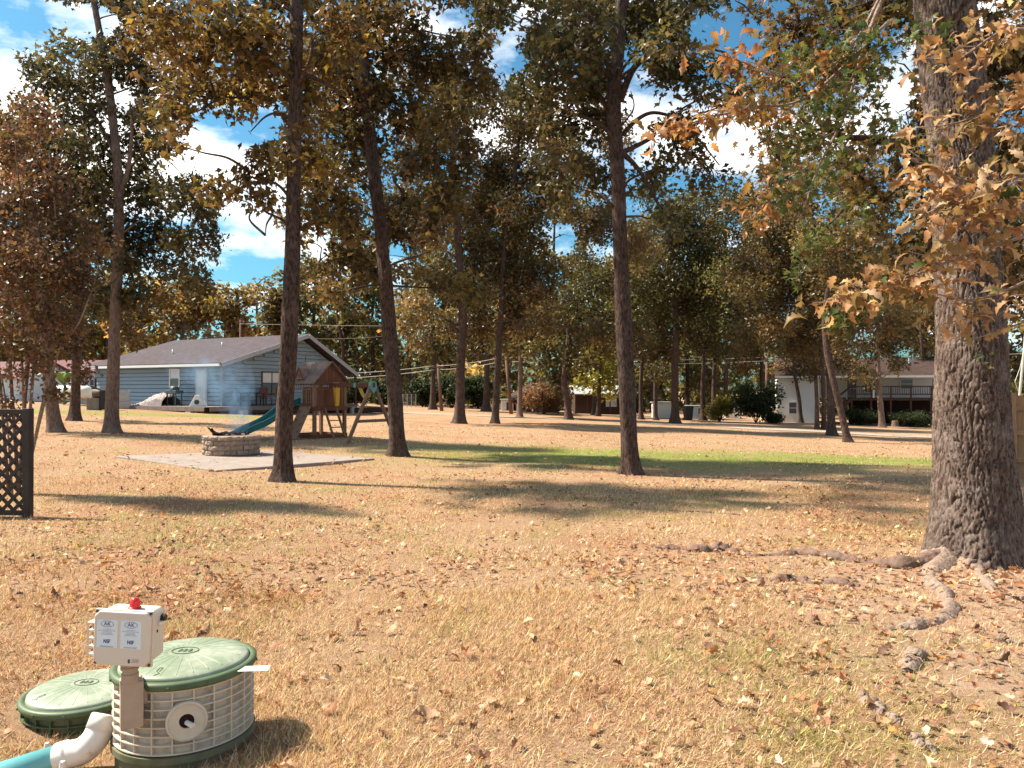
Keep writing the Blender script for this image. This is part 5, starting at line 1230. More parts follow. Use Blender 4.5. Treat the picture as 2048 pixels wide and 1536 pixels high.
def barred(c, w, h, along, nx, nz):
    fr = MB(); ux = Vector((1, 0, 0)) if along == 'x' else Vector((0, 1, 0)); c = Vector(c)
    for s in (-1, 1):
        fr.beam(c - ux * w / 2 + Vector((0, 0, s * h / 2)), c + ux * w / 2 + Vector((0, 0, s * h / 2)), .025, .025); fr.beam(c + ux * s * w / 2 - Vector((0, 0, h / 2)), c + ux * s * w / 2 + Vector((0, 0, h / 2)), .025, .025)
    for i in range(1, nx): fr.beam(c + ux * (i / nx - .5) * w - Vector((0, 0, h / 2)), c + ux * (i / nx - .5) * w + Vector((0, 0, h / 2)), .014, .014)
    for i in range(1, nz): fr.beam(c - ux * w / 2 + Vector((0, 0, (i / nz - .5) * h)), c + ux * w / 2 + Vector((0, 0, (i / nz - .5) * h)), .014, .014)
    return fr.build('window_bars', M_play2, play)
barred((.30, -.045, pw - .12), .36, .17, 'x', 3, 2); barred((.82, -.045, pw - .12), .36, .17, 'x', 3, 2); barred((-.045, .30, pw - .12), .36, .17, 'y', 3, 2); barred((-.045, .80, pw - .12), .36, .17, 'y', 3, 2); barred((-.046, .22, pd + .40), .20, .42, 'y', 2, 4)
MB().box((-.034, .22, pd + .40), (.012, .20, .42)).build('green_panel', M_pgrn, play)
# gable roof: ridge along y (the gable faces right)
rid = pw + .66; ov = .14
for side in (0, 1):
    for k in range(6):
        f0, f1 = k / 6, (k + 1) / 6
        xa = (-ov + (S / 2 + ov) * f0) if side == 0 else (S + ov - (S / 2 + ov) * f0); xb = (-ov + (S / 2 + ov) * f1) if side == 0 else (S + ov - (S / 2 + ov) * f1)
        za, zb_ = pw + .02 - .06 + (rid - pw + .04) * f0, pw + .02 - .06 + (rid - pw + .04) * f1
        V_ = [(xa, -ov, za), (xa, S + ov, za), (xb, S + ov, zb_), (xb, -ov, zb_)]
        n_ = Vector((-(zb_ - za), 0, (xb - xa) * 1)).normalized() * (1 if side == 0 else -1); V2 = [tuple(Vector(v) + n_ * (.03 if True else 0)) for v in V_]
        MB().add(V_ + V2, [(3, 2, 1, 0), (4, 5, 6, 7), (0, 1, 5, 4), (1, 2, 6, 5), (2, 3, 7, 6), (3, 0, 4, 7)]).build('roof_board', M_shing, play)
for yy in (-.02, S + .02):
    for k in range(9):
        x0_, x1_ = S * k / 9, S * (k + 1) / 9; f = lambda x: pw + .03 + (rid - pw - .08) * (1 - abs(x - S / 2) / (S / 2)); m_ = .004
        MB().add([(x0_ + m_, yy, pw), (x1_ - m_, yy, pw), (x1_ - m_, yy, f(x1_)), (x0_ + m_, yy, f(x0_)), (x0_ + m_, yy + .02, pw), (x1_ - m_, yy + .02, pw), (x1_ - m_, yy + .02, f(x1_)), (x0_ + m_, yy + .02, f(x0_))], [(0, 1, 2, 3), (7, 6, 5, 4), (0, 4, 5, 1), (1, 5, 6, 2), (2, 6, 7, 3), (3, 7, 4, 0)]).build('gable_board', M_play, play)
# dormer on the left slope
dm = MB(); dx, dy, dz = -.02, .62, pw + .12
dm.add([(dx - .10, dy - .20, dz), (dx - .10, dy + .20, dz), (dx - .10, dy, dz + .34), (dx + .28, dy, dz + .34), (dx + .10, dy - .20, dz), (dx + .10, dy + .20, dz)], [(0, 2, 1), (0, 4, 3, 2), (1, 2, 3, 5)]); dm = dm.build('dormer', M_shing, play)
sb = MB()
for k in range(7): a_ = math.pi * k / 6; sb.beam((dx - .108, dy, dz + .05), (dx - .108, dy + .10 * math.cos(a_), dz + .05 + .13 * math.sin(a_)), .012, .012)
sb.build('dormer_sunburst', M_play2, dm)
for s in (-1, 1): MB().beam((dx - .115, dy + s * .22, dz - .03), (dx - .115, dy, dz + .36), .03, .05).build('dormer_trim', M_play, dm)
# weather vane
MB().beam((S / 2, S + .05, rid), (S / 2, S + .05, rid + .22), .015, .015).build('vane_rod', M_black, play)
# rock wall on the left face (leans outward), slide beside it
rw = MB().add([(-.10, .03, pd + .05), (-.10, .55, pd + .05), (-.62, .55, 0), (-.62, .03, 0), (-.13, .03, pd + .07), (-.13, .55, pd + .07), (-.65, .55, .02), (-.65, .03, .02)], [(0, 1, 2, 3), (7, 6, 5, 4), (0, 4, 5, 1), (1, 5, 6, 2), (2, 6, 7, 3), (3, 7, 4, 0)]).build('climbing_wall', M_play2, play)
for k in range(8):
    t = (k + .5) / 8; MB().lathe([(.0001, .04), (.025, .035), (.04, 0)], 7, c=(-.13 - .52 * t, .14 + .3 * (k % 2), (pd + .07) * (1 - t) + .03 * t)).build('rock_hold', M_stone2, rw)
sl_y = .88; SLN = 26; prof = []
Ls = 2.15
for i in range(SLN):
    t = i / (SLN - 1); x = -.05 - Ls * t
    z = (pd + .12) * (1 - t) ** 1.05 + .05 + .055 * math.sin(t * 2 * math.pi * 1.35 + .4) * (1 - t * .4)
    prof.append((x, z))
V_ = []; F_ = []; sec = [(-.27, .17), (-.24, .17), (-.215, .02), (-.12, -.005), (.12, -.005), (.215, .02), (.24, .17), (.27, .17), (.25, -.03), (-.25, -.03)]
for (x, z) in prof:
    for (dy_, dz_) in sec: V_.append((x, sl_y + dy_, z + dz_))
ns = len(sec)
for i in range(SLN - 1):
    for k in range(ns): F_.append((i * ns + k, (i + 1) * ns + k, (i + 1) * ns + (k + 1) % ns, i * ns + (k + 1) % ns))
F_ += [tuple(range(ns)), tuple(range((SLN - 1) * ns + ns - 1, (SLN - 1) * ns - 1, -1))]
MB().add(V_, F_).build('slide', M_slide, play, smooth=False)
# ladder at the rear right
for x in (.35, .80): MB().beam((x + .0, -.06, pd), (x, -.50, 0), .04, .07).build('ladder_rail', M_play2, play)
for k in range(4): t = (k + .6) / 4.4; MB().beam((.35, -.06 - .44 * (1 - t), pd * t), (.80, -.06 - .44 * (1 - t), pd * t), .05, .03).build('ladder_rung', M_play2, play)
# swing beam (runs out from the right face) with A-frame, brackets, tied up swings
bx_, bz = S * .5, pw - .07; BL = 2.05
MB().box((bx_, -BL / 2 - .02, bz), (.09, BL, .14)).build('swing_beam', M_play, play, bevel=.006)
MB().box((bx_, -BL * .60, bz), (.10, .11, .15)).build('beam_clamp', M_teal, play, bevel=.004)
ay = -BL + .06
for s, spread in ((-1, .95), (1, .95)): MB().beam((bx_ + s * .05, ay, bz + .02), (bx_ + s * spread, ay, -.04), .085, .085, up=(0, 1, 0)).build('swing_leg', M_play2, play, bevel=.005)
MB().beam((bx_ - .62, ay, .58), (bx_ + .62, ay, .58), .04, .09).build('leg_brace', M_play2, play)
MB().add([(bx_ - .10, ay - .06, bz + .10), (bx_ + .10, ay - .06, bz + .10), (bx_ + .13, ay - .06, bz - .10), (bx_, ay - .06, bz - .26), (bx_ - .13, ay - .06, bz - .10), (bx_ - .10, ay + .05, bz + .10), (bx_ + .10, ay + .05, bz + .10), (bx_ + .13, ay + .05, bz - .10), (bx_, ay + .05, bz - .26), (bx_ - .13, ay + .05, bz - .10)],
         [(0, 4, 3, 2, 1), (5, 6, 7, 8, 9), (0, 1, 6, 5), (1, 2, 7, 6), (2, 3, 8, 7), (3, 4, 9, 8), (4, 0, 5, 9)]).build('leg_bracket', M_teal, play)
def belt(yc, w, z0, drop):
    pts = [(bx_ + .02 * math.sin(t * 3), yc + w * (t - .5), z0 - drop * math.sin(math.pi * t)) for t in np.linspace(0, 1, 14)]
    b_ = MB(); V_ = []; F_ = []
    for (x, y, z) in pts: V_ += [(x - .07, y, z), (x + .07, y, z), (x + .07, y, z + .015), (x - .07, y, z + .015)]
    for i in range(13):
        for k in range(4): F_.append((i * 4 + k, i * 4 + (k + 1) % 4, (i + 1) * 4 + (k + 1) % 4, (i + 1) * 4 + k))
    F_ += [(0, 3, 2, 1), (52, 53, 54, 55)]; b_.add(V_, F_); b_ = b_.build('swing_belt', M_yel, play)
    for s in (0, -1): p = Vector(pts[s]); MB().tube([p, p + Vector((.03, .02, .12)), Vector((bx_ + .05, p.y, bz + .08)), Vector((bx_ - .05, p.y, bz + .08)), p + Vector((-.02, 0, .02))], .010, 6).build('swing_rope', M_rope, b_)
belt(-BL * .82, .50, bz - .10, .30); belt(-BL * .16, .16, bz - .04, .62)

# ---------------------------------------------------------------- the blue grey house on the left
M_side = mat('blue_grey_siding', (.225, .305, .38), .7, .25, c2=(.25, .33, .405), nscale=3, stretch=(.3, .3, 4), vary=.05)
M_trimw = mat('white_trim', (.70, .70, .70), .5, .3); M_fascia = mat('grey_fascia', (.33, .36, .42), .6, .3, c2=(.40, .42, .46), nscale=3); M_glass = mat('window_glass', (.09, .10, .12), .08, .7); M_blind = mat('blinds', (.62, .64, .66), .6, .2)
def shingle_mat(name, c1, c2):
    m = mat(name, c1, .9, .15, c2=c2, nscale=3.5, stretch=(1, 1, 1), c3=tuple(k * 1.25 for k in c2), dscale=1.2)
    N, L = m.node_tree.nodes, m.node_tree.links; br = N.new('ShaderNodeTexBrick'); br.inputs['Scale'].default_value = 1.0; br.inputs['Brick Width'].default_value = .32; br.inputs['Row Height'].default_value = .15; br.inputs['Mortar Size'].default_value = .012
    t = N.new('ShaderNodeTexCoord'); L.new(t.outputs['Object'], br.inputs['Vector']); bn = N.new('ShaderNodeBump'); bn.inputs['Strength'].default_value = .5; bn.inputs['Distance'].default_value = .02; L.new(br.outputs['Fac'], bn.inputs['Height']); bn.invert = True
    L.new(bn.outputs['Normal'], N['Principled BSDF'].inputs['Normal']); return m
M_roof = shingle_mat('grey_shingles', (.062, .048, .054), (.095, .075, .08)); M_roofb = shingle_mat('brown_shingles', (.048, .030, .026), (.075, .048, .041)); M_deckw = mat('grey_deck_wood', (.16, .135, .12), .85, .15, c2=(.24, .20, .17), nscale=6, stretch=(1, 1, 1), vary=.12); M_cmu = mat('concrete_block', (.40, .38, .36), .9, .1, c2=(.46, .44, .42), nscale=9)
HA = Vector((-16.1, 43.0, 0)); HA.z = gz1(HA.x, HA.y) - .05; hz0 = HA.z
house = thing('house', 'blue grey house with lap siding and dark shingle roof', 'house', tuple(HA), R(60))
fl = .68 - hz0; ev = 3.06 - hz0; pkx, pkz = 6.07, 1.6 + 3.28 - hz0; rx, rz_ = 10.6, 1.6 + .88 - hz0; HL = 11.9; WX = 9.4   # local x along the gable, y along the long wall
MB().box((WX / 2, HL / 2, fl / 2 - .3), (WX - .2, HL - .2, fl + .5)).build('foundation', M_cmu, house)
def top_at(x): return ev + (pkz - ev) * x / pkx if x < pkx else pkz + (rz_ - pkz) * (x - pkx) / (rx - pkx)
core = MB(); core.add([(.03, .03, fl - .02), (WX - .03, .03, fl - .02), (WX - .03, .03, top_at(WX) - .2), (pkx, .03, pkz - .2), (.03, .03, ev - .2)] + [(.03, HL - .03, fl - .02), (WX - .03, HL - .03, fl - .02), (WX - .03, HL - .03, top_at(WX) - .2), (pkx, HL - .03, pkz - .2), (.03, HL - .03, ev - .2)],
                   [(0, 1, 2, 3, 4), (9, 8, 7, 6, 5), (0, 5, 6, 1), (1, 6, 7, 2), (4, 9, 5, 0)]); wall_core = core.build('wall', M_side, house)
bh = .232; z = fl
def lap(p, q, z0, h, out, parent):
    """one lapped board: thicker at its lower edge"""
    p, q, out = Vector(p), Vector(q), Vector(out)
    V_ = [p + out * .012 + Vector((0, 0, z0 + .0)), q + out * .012 + Vector((0, 0, z0)), q + out * .075 + Vector((0, 0, z0)), p + out * .075 + Vector((0, 0, z0)), p + out * .006 + Vector((0, 0, z0 + h)), q + out * .006 + Vector((0, 0, z0 + h)), q + out * .050 + Vector((0, 0, z0 + h)), p + out * .050 + Vector((0, 0, z0 + h))]
    MB().add(V_, [(0, 1, 2, 3), (7, 6, 5, 4), (3, 2, 6, 7), (0, 4, 5, 1), (0, 3, 7, 4), (1, 5, 6, 2)]).build('siding_board', M_side, parent)
while z < ev - .12:
    lap((0, .06, 0), (0, HL, 0), z + .04, bh - .04, (-1, 0, 0), wall_core); z += bh
z = fl
while z < pkz - .3:
    zt_ = z + bh; xl = .06 if zt_ < ev - .1 else (zt_ - ev + .25) / (pkz - ev) * pkx; xr = WX - .06 if zt_ < top_at(WX) - .2 else pkx + (pkz - zt_ - .25) / (pkz - rz_) * (rx - pkx)
    if xr - xl > .3: lap((xl, 0, 0), (xr, 0, 0), z + .04, bh - .04, (0, -1, 0), wall_core)
    z += bh
MB().box((-.01, -.01, (fl + ev) / 2), (.17, .17, ev - fl)).build('corner_board', M_side, house)
def slope(name, xa, za, xb, zb, m, th=.14, oh=.55):
    n_ = Vector((-(zb - za), 0, xb - xa)).normalized(); n_ = n_ if n_.z > 0 else -n_
    V_ = [Vector((xa, -oh, za)), Vector((xb, -oh, zb)), Vector((xb, HL + .4, zb)), Vector((xa, HL + .4, za))]; V2 = [v + n_ * th for v in V_]
    return MB().add(V_ + V2, [(3, 2, 1, 0), (4, 5, 6, 7), (0, 1, 5, 4), (1, 2, 6, 5), (2, 3, 7, 6), (3, 0, 4, 7)]).build(name, m, house)
sl_ = (pkz - ev) / pkx
r1 = slope('roof', -.5, ev - .5 * sl_, pkx, pkz, M_roof); r2 = slope('roof', pkx, pkz - .002, rx, rz_, M_roof)
# fascia boards on the rakes and the eave
MB().beam((-.5, -.57, ev - .5 * sl_ + .02), (pkx, -.57, pkz + .02), .03, .24).build('rake_board', M_fascia, house); MB().beam((pkx, -.572, pkz + .02), (rx, -.572, rz_ + .02), .03, .24).build('rake_board', M_fascia, house)
MB().box((-.545, HL / 2, ev - .5 * sl_ + .02), (.10, HL + .9, .14)).build('gutter', M_trimw, house)
for (x, y) in ((2.0, 7.0), (3.6, 4.4)): zz = top_at(x) + .1; MB().tube([(x, y, zz - .1), (x, y, zz + .28)], .045, 10).build('roof_vent', M_galv, r1, smooth=True)
def window(parent, o, ux, w, h, out, nx=1, nz=2, shade=None, m_frame=None):
    o, ux, out = Vector(o), Vector(ux), Vector(out); up = Vector((0, 0, 1)); wi = MB()
    M3 = Matrix((ux, out, up)).transposed(); fr = thing_frame = MB()
    for s in (-1, 1):
        fr.box(o + ux * s * w / 2 + out * .09, (.07, .06, h + .07), M=M3); fr.box(o + up * s * h / 2 + out * .091, (w + .07, .06, .07), M=M3)
    for i in range(1, nx): fr.box(o + ux * w * (i / nx - .5) + out * .09, (.045, .045, h), M=M3)
    for i in range(1, nz): fr.box(o + up * h * (i / nz - .5) + out * .089, (w, .045, .045), M=M3)
    f = fr.build('window', m_frame or M_trimw, parent)
    for i in range(nx):
        for j in range(nz): MB().box(o + ux * w * ((i + .5) / nx - .5) + up * h * ((j + .5) / nz - .5) + out * .075, (w / nx, .012, h / nz), M=M3).build('pane', shade if (shade and j >= nz - 1) else M_glass, f)
    return f
window(house, (0, 3.98, 2.24 - hz0), (0, -1, 0), .85, 1.0, (-1, 0, 0), 1, 2, M_blind)
window(house, (3.5, 0, 1.95 - hz0), (1, 0, 0), 1.5, 1.3, (0, -1, 0), 2, 2, M_blind, m_frame=mat('dark_frame', (.10, .06, .05), .6, .3))
M_door = mat('pale_blue_door', (.50, .60, .66), .5, .3)
dr = MB().box((-.08, 1.65, fl + 1.0), (.08, .78, 2.0)).build('door', M_door, house)
MB().box((-.125, 1.65, fl + 1.45), (.015, .42, .75)).build('pane', M_blind, dr); MB().lathe([(.0001, .03), (.025, .02), (.02, 0)], 10, c=(-.12, 1.35, fl + .95), M=Matrix.Rotation(R(-90), 3, 'Y')).build('handle', M_galv, dr)
for s in (-1, 1): MB().box((-.075, 1.65 + s * .45, fl + 1.02), (.07, .12, 2.1)).build('door_frame', M_fascia, house)
MB().box((-.076, 1.65, fl + 2.06), (.07, 1.02, .10)).build('door_frame', M_fascia, house)
# porch posts under the long right slope
for x in (9.0, 10.6): MB().box((x, -.3, top_at(x) / 2 + .05), (.12, .12, top_at(x) - .1)).build('porch_post', mat('dark_porch_post', (.09, .055, .045), .7, .2), house)
mst = MB().tube([(7.6, 2.0, top_at(7.6)), (7.6, 2.0, top_at(7.6) + 1.0)], .05, 10).build('service_mast', M_galv, r2, smooth=True); MB().tube([(7.6, 2, top_at(7.6) + .98), (7.62, 1.9, top_at(7.6) + 1.08), (7.62, 1.78, top_at(7.6) + 1.0)], .055, 8).build('mast_head', M_galv, mst)
MB().tube([(9.2, .8, top_at(9.2)), (9.5, .5, top_at(9.2) + .75)], .06, 10).build('flue', M_trimw, r2, smooth=True)
# deck in front of the long wall and round the gable
dk = thing('wooden_deck', 'low grey wooden deck on block piers along the blue house', 'deck', tuple(HA), R(60))
dw = 2.0; dz_ = fl - .05
for k in range(12): MB().box((-dw + dw * (k + .5) / 12 - .05, 4.2, dz_), (dw / 12 - .012, 10.6, .04)).build('deck_board', M_deckw, dk)
for k in range(10): MB().box((4.6, -1.55 + 1.5 * (k + .5) / 10, dz_ - .002), (9.2, 1.5 / 10 - .012, .04)).build('deck_board', M_deckw, dk)
MB().box((-dw - .07, 4.2, dz_ - .11), (.04, 10.6, .20)).build('fascia_board', M_deckw, dk); MB().box((3.6, -1.59, dz_ - .11), (11.4, .04, .20)).build('fascia_board', M_deckw, dk)
for y in (.2, 2.6, 5.2, 7.6, 9.2): MB().box((-dw + .12, y, dz_ / 2 - .18), (.40, .42, dz_)).build('pier', M_cmu, dk, bevel=.01)
for x in (.2, 3, 6, 9): MB().box((x, -1.45, dz_ / 2 - .18), (.40, .35, dz_)).build('pier', M_cmu, dk, bevel=.01)
# things on the deck
def on_house(x, y): c, s = math.cos(R(60)), math.sin(R(60)); return (HA.x + c * x - s * y, HA.y + s * x + c * y)
M_tarp = mat('grey_tarp', (.20, .165, .16), .6, .3, c2=(.30, .25, .24), nscale=5, bump=.6, bscale=8)
tx, ty = on_house(-.95, 4.6); tarp = thing('covered_furniture', 'heap of patio furniture under a crumpled grey tarp', 'tarp', (tx, ty, hz0 + dz_ + .02), R(60))
r_ = np.random.default_rng(9); nu, nv = 30, 18; V_ = []; F_ = []
for i in range(nu):
    for j in range(nv):
        u, v = i / (nu - 1), j / (nv - 1); y = (u - .5) * 3.0; x = (v - .5) * 1.3; h = (.12 + .95 * (1 - u) ** 1.4) * (math.sin(math.pi * v) ** .45 if 0 < v < 1 else 0) * (math.sin(math.pi * min(1, max(0, u * .9 + .05))) ** .35)
        h += .07 * math.sin(9 * u + 5 * v) * math.sin(11 * v + 4 * u) * (1 if 0 < v < 1 else 0); V_.append((x, y, max(0, h + r_.normal(0, .02))))
for i in range(nu - 1):
    for j in range(nv - 1): F_.append((i * nv + j, (i + 1) * nv + j, (i + 1) * nv + j + 1, i * nv + j + 1))
MB().add(V_, F_).build('tarp', M_tarp, tarp, smooth=False)
tx, ty = on_house(-1.0, 2.75); grill = thing('gas_grill', 'dark covered grill standing beside the tarp heap', 'grill', (tx, ty, hz0 + dz_ + .02), R(60)); M_gr = mat('grill_cover', (.05, .07, .075), .5, .3)
for (x, y) in ((-.2, -.35), (.2, -.35), (-.2, .35), (.2, .35)): MB().box((x, y, .35), (.05, .05, .70)).build('leg', M_gr, grill)
MB().box((0, 0, .78), (.5, .9, .2)).build('firebox', M_gr, grill, bevel=.03); MB().lathe([(.26, 0), (.24, .12), (.16, .22), (.001, .26)], 20, c=(0, 0, .88)).build('hood', M_gr, grill, smooth=True)
tx, ty = on_house(-1.2, .55); dog = thing('playhouse_kennel', 'small white peaked kennel with round hole on the deck', 'kennel', (tx, ty, hz0 + dz_ + .02), R(20)); M_wh = mat('white_plastic', (.74, .72, .70), .5, .3)
MB().add([(-.42, -.3, 0), (.42, -.3, 0), (.10, -.3, .62), (-.10, -.3, .62), (-.42, .3, 0), (.42, .3, 0), (.10, .3, .62), (-.10, .3, .62)], [(0, 1, 2, 3), (7, 6, 5, 4), (1, 5, 6, 2), (3, 2, 6, 7), (0, 3, 7, 4), (0, 4, 5, 1)]).build('shell', M_wh, dog, bevel=.02); MB().lathe([(.0001, .012), (.13, .012), (.13, 0)], 20, c=(-.02, -.30, .24), M=Matrix.Rotation(R(90), 3, 'X')).build('hole', M_gr, dog)
def table(loc, rz, lab):
    t = thing('patio_table', lab, 'table', loc, rz); MB().box((0, 0, .70), (1.3, .8, .04)).build('table_top', M_black, t, bevel=.01)
    for (x, y) in ((-.55, -.3), (.55, -.3), (-.55, .3), (.55, .3)): MB().box((x, y, .34), (.05, .05, .68)).build('leg', M_black, t)
tx, ty = on_house(1.4, -.8); table((tx, ty, hz0 + dz_ + .02), R(60), 'black patio table on the deck under the gable')
M_ch = mat('brown_chair', (.13, .06, .045), .7, .2)
for k, (x, y, rz, lab) in enumerate(((2.5, -.7, 60, 'brown patio chair right of the black table'), (3.5, -.8, 100, 'brown patio chair below the gable window'))):
    tx, ty = on_house(x, y); ch = thing('patio_chair', lab, 'chair', (tx, ty, hz0 + dz_ + .02), R(rz), 'patio chairs on the deck')
    MB().box((0, 0, .42), (.5, .5, .05)).build('seat', M_ch, ch, bevel=.01); MB().box((0, .23, .75), (.5, .05, .6)).build('backrest', M_ch, ch, bevel=.01)
    for (a, b) in ((-.22, -.22), (.22, -.22), (-.22, .22), (.22, .22)): MB().box((a, b, .2), (.05, .05, .4)).build('leg', M_ch, ch)
tx, ty = on_house(9.2, -.9); lowd = thing('side_platform', 'low dark wooden platform behind the swing legs', 'platform', (tx, ty, gz1(tx, ty)), R(20)); M_dk2 = mat('dark_plank', (.05, .032, .028), .8, .2)
for k in range(5): MB().box((.6, -.5 + k * .3, .30), (4.6, .28, .06)).build('plank', M_dk2, lowd)
MB().box((.6, -.66, .16), (4.6, .05, .30)).build('skirt', M_dk2, lowd)
tx, ty = on_house(9.9, .6); hutch = thing('porch_cabinet', 'brown wooden cabinet under the right porch roof', 'cabinet', (tx, ty, gz1(tx, ty)), R(20)); MB().box((0, 0, .75), (.9, .5, 1.5)).build('carcass', M_play, hutch, bevel=.01); MB().box((0, -.26, .75), (.5, .03, .7)).build('door', M_dk2, hutch)
# beside the house: cooler unit, barbecue smoker, white tank
M_ac = mat('grey_unit', (.36, .36, .36), .6, .3, c2=(.42, .42, .42), nscale=3)
p_ = gx(240, 44); ac = thing('air_conditioner', 'grey boxy air conditioner against the left wall end', 'air conditioner', tuple(p_), R(30)); MB().box((0, 0, .72), (.95, .85, .62)).build('casing', M_ac, ac, bevel=.02); MB().box((0, 0, 1.045), (.8, .7, .03)).build('top_grille', M_black, ac); MB().box((0, 0, .2), (1.1, 1.0, .42)).build('stand', M_cmu, ac)
p_ = gx(203, 41); sm = thing('barbecue_smoker', 'black smoker on a wooden cart left of the air conditioner', 'smoker', tuple(p_), R(10)); MB().box((.25, 0, .55), (.55, .5, 1.0)).build('fire_cabinet', M_black, sm, bevel=.02); MB().box((-.35, 0, .35), (.6, .5, .65)).build('cart', M_deckw, sm, bevel=.01)
MB().tube([(-.4, 0, .9), (.5, 0, .92)], .24, 16).build('barrel', mat('rusty_barrel', (.13, .07, .05), .6, .3, c2=(.07, .05, .045), nscale=6), sm, smooth=True); MB().tube([(-.3, 0, 1.1), (-.3, 0, 1.7)], .06, 10).build('chimney', M_black, sm)
p_ = gx(142, 50); tk = thing('propane_tank', 'long white propane tank behind the leftmost trunks', 'tank', tuple(p_), R(-5)); t_ = np.linspace(0, math.pi, 9); prof = [(-1.25 - .35 * math.sin(a), .45 * math.cos(a)) for a in np.linspace(math.pi / 2, 0, 7)] 
pts = [(x, 0, .75) for x in (-1.45, -1.38, -1.25, -1.05, 1.05, 1.25, 1.38, 1.45)]; MB().tube(pts, [.05, .25, .37, .45, .45, .37, .25, .05], 22).build('tank_shell', mat('white_tank', (.74, .68, .58), .4, .4), tk, smooth=True)
for x in (-.8, .8): MB().box((x, 0, .15), (.2, .7, .5)).build('saddle', M_cmu, tk)
MB().lathe([(.0001, .25), (.16, .22), (.18, 0)], 14, c=(0, 0, 1.16)).build('valve_dome', M_ac, tk)

# metal sheds at the far left
M_metal = mat('white_ribbed_metal', (.62, .68, .72), .45, .4, vary=.04); M_redroof = mat('red_metal_roof', (.12, .032, .032), .6, .3, c2=(.15, .042, .04), nscale=2)
def shed(px0, px1, Y, wall_py, ridge_py, lab, rz=0.0):
    a, b = gx(px0, Y), gx(px1, Y); c = (a + b) / 2; z0 = min(a.z, b.z) - .1; s = thing('metal_shed', lab, 'shed', (c.x, c.y, z0), rz, 'metal sheds at the far left')
    W = b.x - a.x; H = CAMZ + (HZ - wall_py) / FPX * Y - z0; Rg = CAMZ + (HZ - ridge_py) / FPX * Y - z0; D = 7.0
    MB().add([(-W / 2, 0, 0), (W / 2, 0, 0), (W / 2, 0, H), (-W / 2, 0, H), (-W / 2, D, 0), (W / 2, D, 0), (W / 2, D, H), (-W / 2, D, H), (-W / 2, D / 2, Rg), (W / 2, D / 2, Rg)], [(0, 1, 2, 3), (5, 4, 7, 6), (1, 5, 6, 9, 2), (4, 0, 3, 8, 7)]).build('wall', M_metal, s)
    n = int(W / .32)
    for k in range(n): MB().box((-W / 2 + W * (k + .5) / n, -.02, H / 2), (.06, .04, H)).build('wall_rib', M_metal, s)
    for sg in (0, 1):
        y0, y1 = (-.4, D / 2) if sg == 0 else (D + .4, D / 2); zz0 = H - .4 * (Rg - H) / (D / 2)
        V_ = [(-W / 2 - .3, y0, zz0), (W / 2 + .3, y0, zz0), (W / 2 + .3, y1, Rg), (-W / 2 - .3, y1, Rg)]; MB().add([(x, y, z + .01) for x, y, z in V_] + [(x, y, z + .08) for x, y, z in V_], [(3, 2, 1, 0), (4, 5, 6, 7), (0, 1, 5, 4), (1, 2, 6, 5), (2, 3, 7, 6), (3, 0, 4, 7)] if sg == 0 else [(0, 1, 2, 3), (7, 6, 5, 4), (4, 5, 1, 0), (5, 6, 2, 1), (6, 7, 3, 2), (7, 4, 0, 3)]).build('roof', M_redroof, s)
    return s, W, H
s_, W, H = shed(58, 248, 60, 742, 719, 'long pale ribbed metal shed with red roof behind trunks'); window(s_, (W * .20, -.02, H * .55), (1, 0, 0), .8, 1.0, (0, -1, 0), 1, 2)
shed(-60, 38, 52, 752, 722, 'red roofed metal shed cut by the left edge')
# low bench by the shed and banana plant
p_ = gx(176, 56); bn_ = thing('work_bench', 'dark low bench in front of the ribbed shed', 'bench', tuple(p_)); MB().box((0, 0, .75), (1.5, .6, .06)).build('bench_top', M_black, bn_)
for x in (-.65, .65): MB().box((x, 0, .37), (.07, .5, .74)).build('leg', M_black, bn_)
p_ = gx(128, 48); ban = thing('banana_plant', 'broad leaved green plant in front of the metal shed', 'plant', tuple(p_)); M_ban = mat('banana_leaf', (.14, .24, .06), .5, .3)
MB().tube([(0, 0, -.05), (.03, 0, 1.2)], [.09, .06], 10).build('stem', M_ban, ban)
for k in range(7):
    a = k * .9 + .3; V_ = []; F_ = []
    for i in range(9):
        t = i / 8; rr = 1.5 * t; z = 1.2 + 1.0 * math.sin(t * 2.2) - .25 * t; w = .24 * math.sin(math.pi * (t * .92 + .05)); 
        for s in (-1, 0, 1): V_.append((rr * math.cos(a) - s * w * math.sin(a), rr * math.sin(a) + s * w * math.cos(a), z - abs(s) * w * .4))
    for i in range(8):
        for s in (0, 1): F_.append((i * 3 + s, i * 3 + s + 1, i * 3 + s + 4, i * 3 + s + 3))
    MB().add(V_, F_).build('leaf', M_ban, ban, smooth=True)

